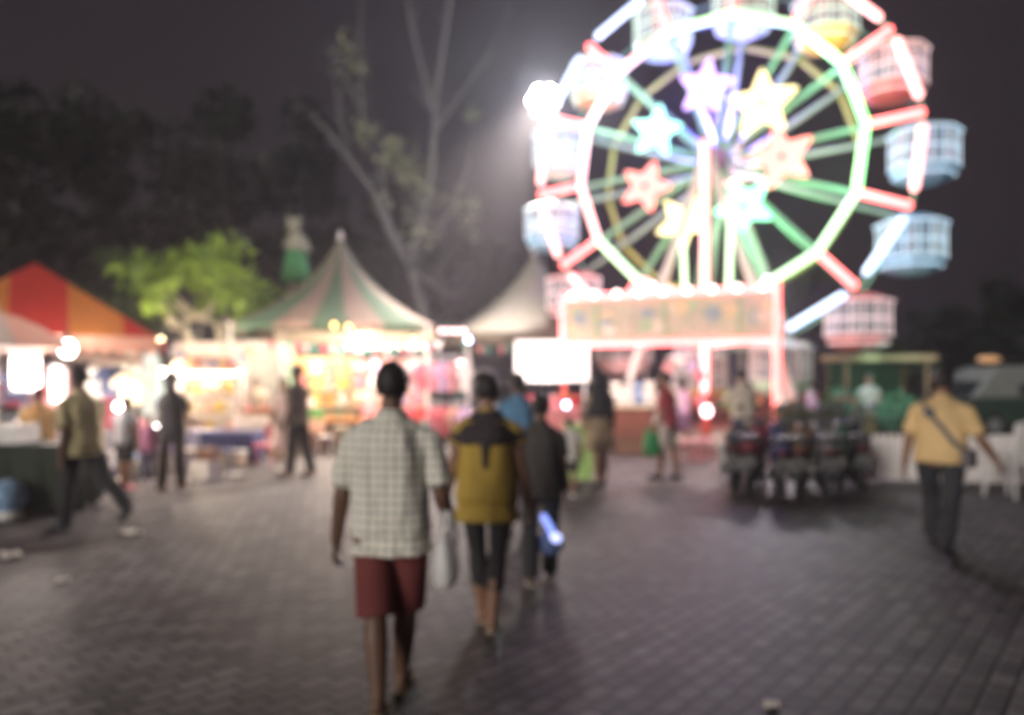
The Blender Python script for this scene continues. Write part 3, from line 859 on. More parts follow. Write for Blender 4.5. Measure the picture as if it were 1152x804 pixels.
for i, (px, fm, w_) in enumerate(((282, 'pink', 'pale pink'), (306, 'white', 'white'))):
    crate_of('low crate of %s sweets on the ground before the green topped table' % w_, at(px, 17.7), .42, .4, .32, P['white'], P[fm], 70 + i, group='crates before the green table', r=.06)

def game_stall():
    o = at(402, 19.6); t = thing('game_stall', 'bright yellow lit prize stall under the green striped tent', 'stall', o, R(8))
    w = 3.4
    b = MB(); b.box((-.9, 1.1, 1.35), (1.6, .06, 1.7)); b.build('back_wall', mat('yellow_wall', (.6, .48, .28), .6), t)
    b = MB(); b.box((.85, 1.1, 1.5), (1.7, .06, 1.3)); b.build('back_wall', mat('rose_wall', (.62, .3, .24), .6), t)
    for x in (-1.72, -.5, .45, 1.72):
        q = MB(); q.box((x, .95, 1.2), (.07, .07, 2.4)); q.build('post', mat('stall_green', (.25, .45, .3), .5), t)
    q = MB(); q.box((-.4, -.2, .66), (1.9, .6, .06)); q.build('counter', mat('orange_counter', (.7, .32, .12), .5), t)
    q = MB(); q.box((-.4, -.15, .32), (1.8, .5, .6)); q.build('counter_base', dark_wood, t)
    for z in (.95, 1.35, 1.75):
        q = MB(); q.box((-.9, .93, z), (1.5, .25, .03)); q.build('shelf', P['cream'], t)
    q = MB(); q.box((0, -.7, 2.62), (w + .3, .05, .26)); q.build('fascia', mat('yellow_fascia', (.5, .42, .3), .5), t)
    for x in (-1.7, 1.7):
        q = MB(); q.tube((x, -.7, 0), (x, -.7, 2.75), .03, n=8); q.build('pole', white_paint, t)
    q = MB(); q.caps((-.2, -.75, 2.42), (1.6, -.75, 2.42), .035, .035); q.build('light_tube', glow('stall_tube', (1.4, 1.0, .7), 9), t, True)
    lamp(t, (-.9, 0, 2.2), 70, (1.0, .76, .5), .2)
    lamp(t, (.9, -.3, 2.2), 70, (1.0, .74, .6), .2)
    lamp(t, (0, -1.6, 2.0), 100, (1.0, .78, .62), .2)
    M = Matrix.Rotation(R(8), 3, 'Z'); k = 0
    cs = ['pink', 'yellow', 'orange', 'white', 'rose', 'lime']
    for z in (.97, 1.37, 1.77):
        for i in range(4):
            c = cs[k % 6]
            plush('small %s plush toy on the %s shelf of the yellow prize stall' % (c, {.97: 'lowest', 1.37: 'middle', 1.77: 'top'}[z]), o + M @ Vector((-1.4 + .33 * i, .9, z)), .42, P[c], P['cream'], R(8), 'plush prizes on the stall shelves'); k += 1
    k = 0
    for i, x in enumerate((.05, .4, .75, 1.1, 1.45)):
        for j, z in enumerate((1.75, 1.35, .98)):
            if (i + j) % 4 == 3: continue
            c = ['pink', 'rose', 'peach', 'lilac', 'white'][k % 5]
            bag_hang('%s candy floss bag in the %s row of the prize stall, place %d' % (c, ['upper', 'middle', 'lower'][j], i + 1), o + M @ Vector((x, .1 - .1 * j, z)), .75, P[c], 'candy floss bags in the prize stall', 2.5 - z - .35 * 1 ); k += 1
    plush('big pink plush bear on the orange counter', o + M @ Vector((.3, -.2, .69)), .7, P['pink'], P['white'], 0, 'large toys in the prize stall')
    plush('big white plush bear at the end of the orange counter', o + M @ Vector((-1.1, -.2, .69)), .6, P['white'], P['pink'], 0, 'large toys in the prize stall')
game_stall()
bucket('white bucket before the dark counter of the prize stall', at(384, 18.4), .2, .55, P['cream'], name='bucket')
bucket('white tub beside the dark counter behind the plaid shirt', at(455, 18.2), .2, .6, P['white'])

# toy and clothes rack between the striped tent and the cream tent
def rack(label, px, D, w, h, rz=0):
    o = at(px, D); t = thing('clothes_rack', label, 'rack', o, rz)
    for x in (-w / 2, w / 2):
        q = MB(); q.tube((x, 0, 0), (x, 0, h), .022, n=7); q.box((x, 0, .02), (.05, .5, .04)); q.build('upright', steel, t)
    q = MB(); q.tube((-w / 2, 0, h), (w / 2, 0, h), .02, n=7); q.build('top_rail', steel, t)
    q = MB(); q.tube((-w / 2, 0, h * .5), (w / 2, 0, h * .5), .02, n=7); q.build('lower_rail', steel, t)
    return o, t
o, t = rack('metal rack hung with pink and white shirts beside the prize stall', 493, 18.8, 1.5, 2.15, R(-6))
lamp(t, (.1, -1.3, 2.35), 80, (1.0, .75, .72), .15)
k = 0
for zi, z in ((0, 1.35), (1, .3)):
    for i in range(6):
        c = ['white', 'rose', 'pink', 'lilac', 'pink', 'white', 'rose', 'red', 'pink', 'rose', 'peach', 'lilac'][k]; k += 1
        shirt_hang('%s shirt on the %s rail of the metal rack, place %d' % (c, ['upper', 'lower'][zi], i + 1), o + Vector((-.62 + .25 * i, .03 * (i % 2), z)), P[c], R(70), 'shirts on the rack', 1.0)
o2, t2 = rack('metal rack hung with dark and teal clothes behind the prize stall', 533, 23.5, 1.2, 1.9)
for i, c in enumerate(('teal', 'navy', 'black', 'green')):
    shirt_hang('%s shirt on the rack under the cream tent' % c, o2 + Vector((-.42 + .28 * i, 0, 1.1)), P[c], R(60), 'dark shirts on the rear rack')

# lit white board and the counter below it
def lit_board():
    o = at(621, 20.6); t = thing('lit_sign', 'glowing blank white light box sign in front of the cream tent', 'sign', o)
    z0, z1 = 1.6 + (428 - 428) / F * 20, 2.62
    q = MB(); q.box((0, .04, (z0 + z1) / 2), (1.95, .1, z1 - z0 + .06)); q.build('sign_case', steel, t)
    q = MB(); q.box((0, -.02, (z0 + z1) / 2), (1.88, .04, z1 - z0)); q.build('sign_panel', mat('light_panel', (.8, .75, .72), .5, bump=0, var=.02, emit=(1.0, .84, .8), es=1.3), t)
    for x in (-.85, .85):
        q = MB(); q.tube((x, .06, 0), (x, .06, z0), .03, n=8); q.build('post', steel, t)
    lamp(t, (-.2, -1.0, 1.6), 90, (1.0, .86, .8), .6)
    c = thing('counter', 'pinkish red counter below the glowing white sign', 'counter', at(615, 19.8))
    q = MB(); q.box((0, 0, .93), (1.7, .6, .06)); q.build('top', P['pink'], c)
    q = MB(); q.box((0, 0, .45), (1.6, .5, .9)); q.build('front_panel', mat('rose_panel', (.55, .2, .2), .5), c)
    for i, (x, cl, wd) in enumerate(((-.6, 'red', 'red'), (-.35, 'rose', 'rose'), (-.1, 'white', 'white'), (.2, 'pink', 'pink'), (.5, 'orange', 'orange'), (.7, 'red', 'dark red'))):
        bucket('small %s tub on the pinkish counter' % wd, at(615, 19.8) + Vector((x, -.1, .96)), .1, .26, P[cl], group='tubs on the pinkish counter', name='ice_tub', cat='tub')
lit_board()

# left edge stalls
t = table('long stall counter with a pale top and dark green cloth at the left edge', at(18, 9.9), 1.75, .8, .83, P['white'], steel, tablecloth_mat('dark_green_cloth', (.022, .032, .02)), drop=.75)
o = at(18, 9.9)
for i, (x, c, wd) in enumerate(((-.7, 'cream', 'cream'), (-.42, 'peach', 'peach'), (-.15, 'white', 'white'), (.15, 'cream', 'pale'))):
    crate_of('box of %s snacks on the counter at the left edge' % wd, o + Vector((x - .1, -.05, .84)), .26, .5, .2, P['white'], P[c], 90 + i, group='snack boxes on the left counter')
tb = thing('blue_ball', 'shiny blue and white ball beside the green counter at the left edge', 'ball', at(10, 9.3))
q = MB(); q.ell((0, 0, .26), (.2, .2, .2), 18, 12); q.build('ball', mat('blue_ball_skin', (.25, .4, .6), .25, var=.6, scale=5), tb, True)
q = MB(); q.lathe([(.14, 0), (.16, .05), (.12, .09)], n=14); q.build('stand', P['white'], tb)
table('table heaped with white goods behind the small girl in orange', at(65, 12.4), 1.3, .7, .8, P['white'], steel, tablecloth_mat('grey_cloth', (.28, .27, .3)), drop=.6)
o = at(65, 12.4)
for i in range(5):
    c = ['white', 'pink', 'cream', 'white', 'lilac'][i]
    plush('%s plush toy on the grey cloth table, number %d along it' % (c, i + 1), o + Vector((-.5 + .25 * i, 0, .81)), .45, P[c], P['cream'], 0, 'toys on the grey cloth table')
table('low table with white goods between the dark dressed woman and the grey shirted boy', at(170, 13.6), .9, .6, .7, P['white'], steel, tablecloth_mat('violet_cloth', (.3, .25, .4)), drop=.3)
o = at(170, 13.6)
for i in range(4):
    c = ['white', 'pink', 'white', 'rose'][i]
    bucket('%s tub on the violet cloth table, number %d along it' % (c, i + 1), o + Vector((-.33 + .22 * i, 0, .71)), .09, .24, P[c], name='tub', cat='tub', group='tubs on the violet table')
o3, t3 = rack('clothes rack with purple and pink garments under the red tent', 30, 14.6, 1.6, 1.9)
for i, c in enumerate(('navy', 'lilac', 'rose', 'lilac', 'black', 'pink')):
    shirt_hang('%s garment on the rack under the red tent, place %d' % (c, i + 1), o3 + Vector((-.66 + .26 * i, 0, 1.12)), P[c], R(65), 'garments under the red tent')
o4, t4 = rack('clothes rack with white and rose garments behind the man in the yellow shirt', 128, 16.5, 1.3, 1.9)
for i, c in enumerate(('white', 'rose', 'white', 'pink', 'cream')):
    shirt_hang('%s garment on the rack by the feather flag, place %d' % (c, i + 1), o4 + Vector((-.5 + .26 * i, 0, 1.12)), P[c], R(50), 'garments by the feather flag')
def backdrop(label, px, D, w, h, m, z=.3):
    t = thing('canvas_screen', label, 'screen', at(px, D))
    b = MB(); n = 14
    a = [[(-w / 2 + w * i / n, .03 * math.sin(i * 1.3), zz) for i in range(n + 1)] for zz in (z, h)]
    for i in range(n): b.add([a[0][i], a[0][i + 1], a[1][i + 1], a[1][i]], [(0, 1, 2, 3)])
    b.build('canvas', m, t, True)
    for x in (-w / 2, w / 2):
        q = MB(); q.tube((x, .06, 0), (x, .06, h + .05), .025, n=7); q.build('pole', steel, t)
    return t
t = backdrop('bright white canvas screen below the striped tent', 303, 21.0, 1.3, 2.65, c_white, .9)
lamp(t, (.1, -1.4, 2.3), 60, (1.0, .86, .72), .2)
t = backdrop('cream canvas screen behind the lit food cart', 238, 18.8, 1.7, 2.5, c_grey, .4)
lamp(t, (0, -1.2, 2.6), 60, (1.0, .85, .62), .2)

# upright boxes, crates and coolers near the left stalls
def cooler(label, loc, w, m, lidm, rz=0):
    t = thing('cool_box', label, 'cool box', loc, rz)
    q = MB(); q.box((0, 0, w * .32), (w, w * .62, w * .64), taper=1.06); q.build('body', m, t)
    q = MB(); q.box((0, 0, w * .69), (w * 1.09, w * .7, w * .09)); q.build('lid', lidm, t)
    q = MB(); q.path([(-w * .54, -w * .1, w * .5), (-w * .6, 0, w * .56), (-w * .54, w * .1, w * .5)], .012, 6); q.build('handle', steel, t)
cooler('white cool box on the ground before the navy table', at(213, 14.4), .5, P['white'], P['cream'])
cooler('dark blue cool box on the ground beside the green topped table', at(284, 15.9), .36, P['navy'], P['blue'], .2)
cooler('cream cool box on the ground beside the white bucket', at(262, 14.9), .42, P['cream'], P['white'], -.1)

# big lanterns and bulbs
def lantern(label, px, py, D, w, h, e=60, col=(1, .86, .78), gn='lantern_glow'):
    p = at(px, D, py); t = thing('lantern', label, 'lantern', p)
    b = MB(); b.box((0, 0, 0), (w, w, h)); o_ = b.build('shade', glow(gn, (1.0, .85, .8), 2.4), t)
    bv = o_.modifiers.new('round', 'BEVEL'); bv.width = w * .2; bv.segments = 3
    q = MB(); q.box((0, 0, h / 2 + .012), (w * 1.05, w * 1.05, .02)); q.box((0, 0, -h / 2 - .012), (w * 1.05, w * 1.05, .02)); q.tube((0, 0, h / 2 + .02), (0, 0, h / 2 + .4), .01, n=5); q.build('frame', steel, t)
    if e: lamp(t, (0, -w, 0), e, col, w * .5)
lantern('large square white lantern below the red tent', 29, 418, 11.8, .3, .52, 90)
lantern('tall narrow white lantern behind the man in the yellow shirt', 66, 433, 12.0, .16, .5, 60)
B = [(76, 392, 12.6, 'white', 'round white bulb below the edge of the red tent', 150), (133, 457, 12.9, 'white', 'white bulb behind the grey shirted boy', 90), (183, 418, 16.0, 'white', 'white bulb above the dark dressed woman', 420),
     (205, 420, 16.4, 'white', 'white bulb beside the top of the food cart', 0), (269, 415, 16.6, 'white', 'white bulb at the right corner of the food cart', 260), (177, 482, 13.2, 'white', 'small white bulb over the violet cloth table', 14), (181, 382, 20.0, 'warm', 'warm bulb under the pale forked trunks', 420),
     (325, 366, 19.0, 'yellow', 'yellow bulb at the eave of the striped tent above the white screen', 0), (331, 380, 18.9, 'white', 'white bulb below the yellow bulb of the striped tent', 120), (376, 366, 19.0, 'yellow', 'yellow bulb at the middle of the striped tent eave', 0),
     (392, 368, 19.0, 'yellow', 'yellow bulb next to the middle bulb of the striped tent', 0), (407, 379, 18.9, 'white', 'white bulb over the counter of the prize stall', 200), (465, 382, 18.8, 'yellow', 'yellow bulb at the fascia of the prize stall', 0),
     (527, 382, 19.0, 'blue', 'bluish bulb at the right corner of the striped tent', 0), (541, 392, 22.5, 'white', 'white bulb hanging alone under the cream tent', 60), (518, 412, 19.5, 'pink', 'large pinkish globe below the corner of the striped tent', 15),
     (637, 455, 17.0, 'blue', 'small bluish white bulb below the glowing white sign', 0), (795, 462, 18.0, 'pink', 'round pink bulb low on the lit red column', 0), (440, 412, 19.2, 'pink', 'pink globe among the candy floss bags', 0)]
for px, py, D, kd, lab, e in B:
    r = .06 if kd in ('white', 'warm', 'blue') else .06
    if 'large' in lab or 'globe' in lab or 'round' in lab: r = .12
    bulb(px, py, D, kd, r, lab, e=e)
for i, px in enumerate((497, 505, 513, 521)):
    bulb(px, 372, 19.2, 'pink', .05, 'pink bulb in the short row at the corner of the striped tent', group='row of pink bulbs at the tent corner', drop=.12)
for i, px in enumerate((518, 526, 534)):
    bulb(px, 465, 19.0, 'pink', .05, 'pink bulb in the low row beside the shirt rack', group='low row of pink bulbs by the rack', drop=.3)

# things round the foot of the wheel
def booth():
    o = at(712, 17.6); t = thing('ticket_booth', 'brown slatted ticket counter at the foot of the big wheel', 'counter', o, R(-10))
    b = MB(); 
    for i in range(8): b.box((0, -.22, .38 + .085 * i), (.86, .03, .07))
    b.build('slatted_front', mat('slats_brown', (.26, .09, .06), .6, scale=3), t)
    q = MB(); q.box((0, 0, .5), (.84, .38, 1.0)); q.build('body', P['brown'], t)
    q = MB(); q.box((0, 0, 1.04), (1.0, .55, .06)); q.build('top', P['cream'], t)
    lamp(t, (0, -.9, 2.0), 45, (1.0, .66, .55), .2)
    for i, (x, c, s) in enumerate(((-.38, 'white', .62), (-.12, 'white', .55), (.12, 'blue', .6), (.36, 'white', .64))):
        plush('%s plush toy on the brown ticket counter, %s' % (c, ['at its outer end', 'second from its outer end', 'third from its outer end', 'beside the red shirted man'][i]), o + Vector((x, -.05 * (i % 2), 1.07)), s, P[c], P['cream'], 0, 'toys on the ticket counter')
booth()
for i, (px, D, c, wd) in enumerate(((776, 15.6, 'pink', 'pink stool nearest the red shirted man'), (793, 15.8, 'rose', 'rose stool under the lit red column'), (758, 16.4, 'white', 'white stool behind the green shopping bag'))):
    stool(wd, at(px, D), P[c], group='stools before the wheel')
for i, (px, py, c, wd) in enumerate(((765, 398, 'white', 'white'), (778, 404, 'lilac', 'lilac'), (752, 407, 'pink', 'pink'), (788, 416, 'rose', 'rose'))):
    p = at(px, 18.6, py + 14)
    bag_hang('%s balloon shaped bag hung below the painted sign board' % wd, p, .62, P[c], 'bags hung below the sign board', 2.55 - p.z - .3)
bucket('white tub hung with bottles beside the beige shirted man', at(815, 14.2), .13, .5, P['white'], name='tub')
def bin_():
    t = thing('wheelie_bin', 'light green wheelie bin beside the woman in the black headscarf', 'bin', at(652, 12.6))
    b = MB(); b.box((0, 0, .46), (.36, .4, .8), taper=1.2); b.build('body', P['lime'], t)
    q = MB(); q.box((0, -.02, .9), (.48, .54, .06)); q.box((0, .26, .88), (.4, .05, .05)); q.build('lid', P['lime'], t)
    for sx in (-1, 1):
        q = MB(); q.loft([[Vector((sx * .17 + x, .2, .1)) + Vector((0, .1 * math.cos(a), .1 * math.sin(a))) for a in [2 * PI * j / 14 for j in range(14)]] for x in (-.03, .03)]); q.build('wheel', black_rubber, t)
bin_()

# right: kiosk with lit shrubs, car, low fence, chairs
def kiosk():
    o = at(985, 21.5); t = thing('kiosk', 'open kiosk with a flat brown roof and green lit counter', 'kiosk', o)
    q = MB(); q.box((0, 0, 2.2), (2.5, 1.6, .14)); q.build('roof', mat('tan_roof', (.45, .28, .18), .7), t)
    q = MB(); q.box((0, .7, 1.2), (2.1, .06, 1.9)); q.build('back_wall', mat('dark_green_wall', (.015, .05, .02), .7), t)
    for x in (-1.05, 1.05):
        for y in (-.65, .6):
            q = MB(); q.tube((x, y, 0), (x, y, 2.13), .045, n=8); q.build('post', P['brown'], t)
    q = MB(); q.box((0, -.6, .45), (2.1, .3, .9)); q.build('counter', mat('dark_counter', (.03, .05, .035), .7), t)
    lamp(t, (-.5, -.9, 1.95), 9, (.45, 1.0, .7), .2)
    lamp(t, (.5, -1.4, 1.8), 12, (.55, 1.0, .75), .2)
kiosk()
def shrub(label, loc, r, m, seed, n=420):
    rnd = random.Random(seed); t = thing('potted_shrub', label, 'plant', loc, 0, 'shrubs at the kiosk')
    p = MB(); p.lathe([(.14, 0), (.2, .3), (.22, .3), (.2, .25)], n=14); p.build('pot', P['brown'], t)
    s = MB(); s.tube((0, 0, .2), (0, 0, .3 + r), .03, .015, n=6); s.build('stem', bark_dark, t)
    c = MB()
    for i in range(n):
        d = Vector((rnd.gauss(0, 1), rnd.gauss(0, 1), rnd.gauss(0, .8))).normalized() * r * rnd.random() ** .4
        q = Vector((0, 0, .35 + r)) + d; u = Vector((rnd.gauss(0, 1), rnd.gauss(0, 1), rnd.gauss(0, 1))).normalized(); w = u.orthogonal().normalized(); v = u.cross(w); z = .07
        c.add([q - w * z, q - v * z * .6, q + w * z, q + v * z * .6], [(0, 1, 2, 3)])
    c.build('foliage', m, t)
Lteal = leaf_mat('teal_leaves', (.16, .42, .28))
shrub('round teal lit shrub at the near end of the kiosk counter', at(946, 19.6), .55, Lteal, 1)
shrub('round teal lit shrub behind the kiosk customer', at(1008, 19.8), .5, Lteal, 2)
shrub('small darker shrub at the far end of the kiosk counter', at(1026, 20.0), .42, L_mid, 3)
shrub('small dark shrub between the kiosk and the parked motorbikes', at(926, 17.8), .5, L_mid, 4)
shrub('low leafy shrub behind the lit right sign post', at(892, 17.0), .45, L_mid, 5)

def minibus(label, loc, rz):
    t = thing('parked_minibus', label, 'minibus', loc, rz)
    lower = [(-2.4, .32), (2.35, .32), (2.45, .6), (2.4, 1.0), (2.15, 1.12), (-2.38, 1.12)]
    upper = [(-2.38, 1.12), (2.15, 1.12), (1.75, 1.6), (1.45, 1.93), (1.2, 2.02), (-2.15, 2.05), (-2.36, 1.9)]
    def body(side, k0): return [[Vector((x * k, y, z)) for x, z in side] for y, k in ((-.9, k0), (-.82, 1), (.82, 1), (.9, k0))]
    b = MB(); b.loft(body(lower, .99)); b.build('body', mat('dark_green_paint', (.03, .05, .04), .3), t)
    b = MB(); b.loft(body(upper, .98)); b.build('cabin', mat('dull_white_paint', (.2, .21, .2), .4), t)
    gl = mat('car_glass', (.02, .025, .03), .1, spec=.6, bump=0)
    for sy in (-1, 1):
        for x0, x1 in ((-2.1, -1.2), (-1.1, -.2), (-.1, .8)):
            q = MB(); q.prism([(x0, 1.16), (x1, 1.16), (x1, 1.52), (x0, 1.52)], sy * .9 - .012, sy * .9 + .012); q.build('window', gl, t)
        for x in (-1.5, 1.55):
            w = MB(); w.loft([[Vector((x, sy * .82 + y, .34)) + Vector((.34 * math.cos(a), 0, .34 * math.sin(a))) for a in [2 * PI * j / 20 for j in range(20)]] for y in (-.1, .1)]); wo_ = w.build('wheel', black_rubber, t)
            w = MB(); w.loft([[Vector((x, sy * .93 + y, .34)) + Vector((.2 * math.cos(a), 0, .2 * math.sin(a))) for a in [2 * PI * j / 16 for j in range(16)]] for y in (-.02, .01)]); w.build('rim', steel, wo_)
        q = MB(); q.box((2.42, sy * .62, .78), (.07, .3, .16)); q.build('headlight', P['cream'], t)
        q = MB(); q.box((-2.4, sy * .7, .9), (.06, .16, .26)); q.build('tail_light', P['red'], t)
    q = MB(); q.prism([(2.1, 1.16), (2.17, 1.16), (1.79, 1.6), (1.72, 1.6)], -.7, .7); q.build('windscreen', gl, t)
    q = MB(); q.box((0, 0, .24), (4.4, 1.5, .14)); q.build('underbody', black_rubber, t)
minibus('parked minibus with a white roof and dark lower body beyond the lawn', at(1152, 23.6), R(184))
def amber():
    p = at(1121, 27); t = thing('street_lamp', 'street lamp with a small amber light above the parked car', 'street lamp', p)
    z = CAMZ + (HOR - 404) / F * 27
    q = MB(); q.lathe([(.1, 0), (.1, .1), (.05, .12), (.04, z)], n=10); q.path([(0, 0, z - .1), (-.2, 0, z + .1), (-.5, 0, z + .12)], .03, 7); q.build('pole', dark_steel, t)
    q = MB(); q.ell((-.25, 0, z), (.42, .16, .12), 14, 8); q.build('lamp_shade', glow('amber_glow', (.5, .24, .07), .8), t, True)
amber()
def picket(label, x0, x1, D0, D1):
    a, b = at(x0, D0), at(x1, D1); d = b - a; L = d.length; rz = math.atan2(d.y, d.x)
    t = thing('picket_fence', label, 'fence', a, rz)
    m = MB(); n = int(L / .105)
    for i in range(n):
        x = .05 + i * .105
        m.prism([(x - .047, .06), (x + .047, .06), (x + .047, .72), (x, .78), (x - .047, .72)], -.012, .012)
    for z in (.2, .58): m.box((L / 2, .033, z), (L, .035, .07))
    m.build('picket_panel', mat('chalk_white_paint', (.82, .77, .74), .6), t)
    for i in range(int(L / 1.5) + 1):
        q = MB(); q.box((min(L - .04, .04 + 1.5 * i), .1, .42), (.08, .08, .84)); q.build('post', white_paint, t)
picket('low white picket fence along the edge of the lawn', 962, 1190, 12.6, 11.9)
def chair_stack(px, D, n, lab):
    t = thing('plastic_chair', lab, 'chair', at(px, D), R(200), 'stacked white plastic chairs')
    q = MB(); q.box((0, 0, .44), (.42, .42, .03)); q.build('seat', white_paint, t)
    q = MB()
    for i in range(5): q.box((-.16 + .08 * i, .21, .65), (.045, .025, .36), rx=R(-8))
    q.path([(-.2, .19, .45), (-.21, .235, .84), (0, .25, .88), (.21, .235, .84), (.2, .19, .45)], .02, 7); q.build('backrest', white_paint, t)
    for sx in (-1, 1):
        for sy in (-1, 1):
            q = MB(); q.tube((sx * .18, sy * .18, .43), (sx * .23, sy * .24, 0), .024, .02, 7); q.build('leg', white_paint, t)
        q = MB(); q.path([(sx * .21, .2, .66), (sx * .24, .0, .67), (sx * .24, -.18, .64), (sx * .21, -.2, .44)], .02, 7); q.build('armrest', white_paint, t)
    for k in range(1, n):
        c = dup(t, at(px, D) + Vector((.012 * k, .02 * k, .085 * k)), label=['', 'second white plastic chair from the ground in the stack by the picket fence', 'topmost white plastic chair in the stack by the picket fence'][k])
chair_stack(1138, 11.0, 3, 'lowest white plastic chair in the stack by the picket fence')

# figure sculpture behind the striped tent
def statue():
    o = at(333, 24.5); t = thing('figure_sculpture', 'white and green figure sculpture on a tall pedestal behind the striped tent', 'sculpture', o, R(10))
    zb = CAMZ + (HOR - 330) / F * 24.5
    q = MB(); q.lathe([(.5, 0), (.5, .2), (.34, .3), (.3, zb - .3), (.42, zb - .15), (.42, zb)], n=18); q.build('pedestal', mat('brown_stone', (.22, .14, .1), .8), t)
    W_, G_ = mat('white_fur', (.33, .32, .25), .9, bump=.4, var=.4), mat('green_drape', (.06, .26, .09), .7)
    b = MB()
    b.caps((0, 0, zb + 1.25), (.04, 0, zb + 1.62), .28, .24); b.ell((-.06, -.03, zb + 2.05), (.2, .19, .23)); b.caps((0, 0, zb + 1.6), (-.05, 0, zb + 1.9), .12, .1)
    b.caps((.22, 0, zb + 1.65), (.38, -.15, zb + 1.3), .1, .08); b.caps((-.2, 0, zb + 1.68), (-.3, -.2, zb + 1.4), .1, .08)
    b.caps((-.12, 0, zb + .8), (-.15, 0, zb + .08), .12, .09); b.caps((.12, 0, zb + .8), (.18, 0, zb + .08), .12, .09)
    body = remesh(b, 'body', W_, t, .035)
    s = MB(); s.lathe([(.44, zb + .35), (.4, zb + .7), (.32, zb + 1.1), (.29, zb + 1.3), (.2, zb + 1.32)], n=20); s.build('skirt', G_, t, True)
    for sx in (-1, 1):
        e = MB(); e.ell((-.06 + sx * .15, 0, zb + 2.24), (.08, .05, .11), 10, 6); e.build('ear', W_, t, True)

def remesh(mb, name, m, parent, vox, smooth=2, disp=None):
    o = mb.build(name, m)
    md = o.modifiers.new('r', 'REMESH'); md.mode = 'VOXEL'; md.voxel_size = vox
    if smooth:
        sm = o.modifiers.new('s', 'SMOOTH'); sm.factor = .5; sm.iterations = smooth
    dg = bpy.context.evaluated_depsgraph_get()
    me = bpy.data.meshes.new_from_object(o.evaluated_get(dg))
    old = o.data; o.modifiers.clear(); o.data = me; bpy.data.meshes.remove(old)
    me.name = name
    if disp:
        co = [0.0] * (len(me.vertices) * 3); me.vertices.foreach_get('co', co)
        no = [v.normal.copy() for v in me.vertices]
        for i, n_ in enumerate(no):
            p = Vector(co[3 * i:3 * i + 3]); d = disp(p)
            for k in range(3): co[3 * i + k] += n_[k] * d
        me.vertices.foreach_set('co', co)
    me.polygons.foreach_set('use_smooth', [True] * len(me.polygons))
    if not me.materials: me.materials.append(m)
    if parent: o.parent = parent
    return o
statue()

# ------------------------------------------------------------------ motorbikes
def motorbike(label, loc, rz):
    t = thing('motorbike', label, 'motorbike', loc, rz, 'motorbikes parked before the wheel')
    for y in (-.62, .62):
        w = MB(); rings = []
        for i in range(24):
            a = 2 * PI * i / 24
            rings.append([Vector(((.05 * math.cos(b)), y + (.245 + .05 * math.sin(b)) * math.cos(a), .295 + (.245 + .05 * math.sin(b)) * math.sin(a))) for b in [2 * PI * j / 8 for j in range(8)]])
        rings.append(rings[0]); w.loft(rings, False); wo_ = w.build('wheel', black_rubber, t, True)
        r = MB()
        for k in range(5):
            a = 2 * PI * k / 5; r.tube((0, y, .295), (0, y + .21 * math.cos(a), .295 + .21 * math.sin(a)), .018, n=5)
        r.tube((-.06, y, .295), (.06, y, .295), .05, n=10); r.build('rim', dark_steel, wo_)
    b = MB()
    def sec(y, z, w, h): return [Vector((w * math.copysign(abs(math.cos(a)) ** .7, math.cos(a)), y, z + h * math.copysign(abs(math.sin(a)) ** .7, math.sin(a)))) for a in [2 * PI * j / 14 for j in range(14)]]
    b.loft([sec(-.92, .72, .07, .04), sec(-.75, .68, .13, .1), sec(-.4, .6, .15, .16), sec(-.1, .5, .12, .15), sec(.12, .42, .1, .1), sec(.3, .52, .1, .14), sec(.42, .72, .14, .2), sec(.5, .88, .1, .12)])
    bo = b.build('body', M_bike[0], t, True)
    s = MB(); s.loft([sec(-.85, .79, .11, .035), sec(-.6, .8, .14, .06), sec(-.3, .76, .14, .06), sec(.0, .72, .1, .05)]); s.build('seat', P['black'], t, True)
    f = MB(); f.tube((0, .62, .3), (0, .42, .95), .035, n=8); f.tube((-.06, .64, .28), (-.05, .5, .7), .02, n=6); f.tube((.06, .64, .28), (.05, .5, .7), .02, n=6); f.build('fork', dark_steel, t)
    h = MB(); h.path([(-.36, .3, 1.0), (-.2, .38, 1.03), (0, .42, .98), (.2, .38, 1.03), (.36, .3, 1.0)], .016, 7); h.build('handlebar', dark_steel, t)
    for sx in (-1, 1):
        g_ = MB(); g_.tube((sx * .27, .34, 1.02), (sx * .38, .29, 1.0), .024, n=8); g_.build('grip', P['black'], t)
        m_ = MB(); m_.path([(sx * .2, .38, 1.03), (sx * .26, .36, 1.17)], .008, 5); m_.ell((sx * .29, .36, 1.2), (.065, .015, .045), 10, 6); m_.build('mirror', dark_steel, t)
    q = MB(); q.ell((0, -.93, .66), (.07, .03, .04), 10, 6); q.build('tail_light', mat('dim_red_lens', (.12, .015, .015), .3), t, True)
    q = MB(); q.ell((0, .58, .82), (.09, .05, .08), 10, 6); q.build('headlight', P['cream'], t, True)
    q = MB(); q.box((0, -.9, .5), (.17, .012, .12), rx=R(-15)); q.build('number_plate', mat('dull_plate', (.12, .12, .11), .5), t)
    q = MB(); q.path([(-.12, -.88, .42), (-.13, -.5, .34), (-.1, -.1, .24)], [.045, .045, .02], 8); q.build('exhaust', dark_steel, t)
    q = MB(); q.path([(0, y_, z_) for y_, z_ in [(-.62 - .33 * math.cos(a), .295 + .33 * math.sin(a)) for a in [R(10 + 15 * i) for i in range(8)]]], .05, 6); q.build('mudguard', dark_steel, t)
    q = MB(); q.box((0, .0, .25), (.3, .42, .04)); q.build('engine_guard', dark_steel, t)
    return t
M_bike = [mat('bike_black', (.03, .03, .035), .3)]
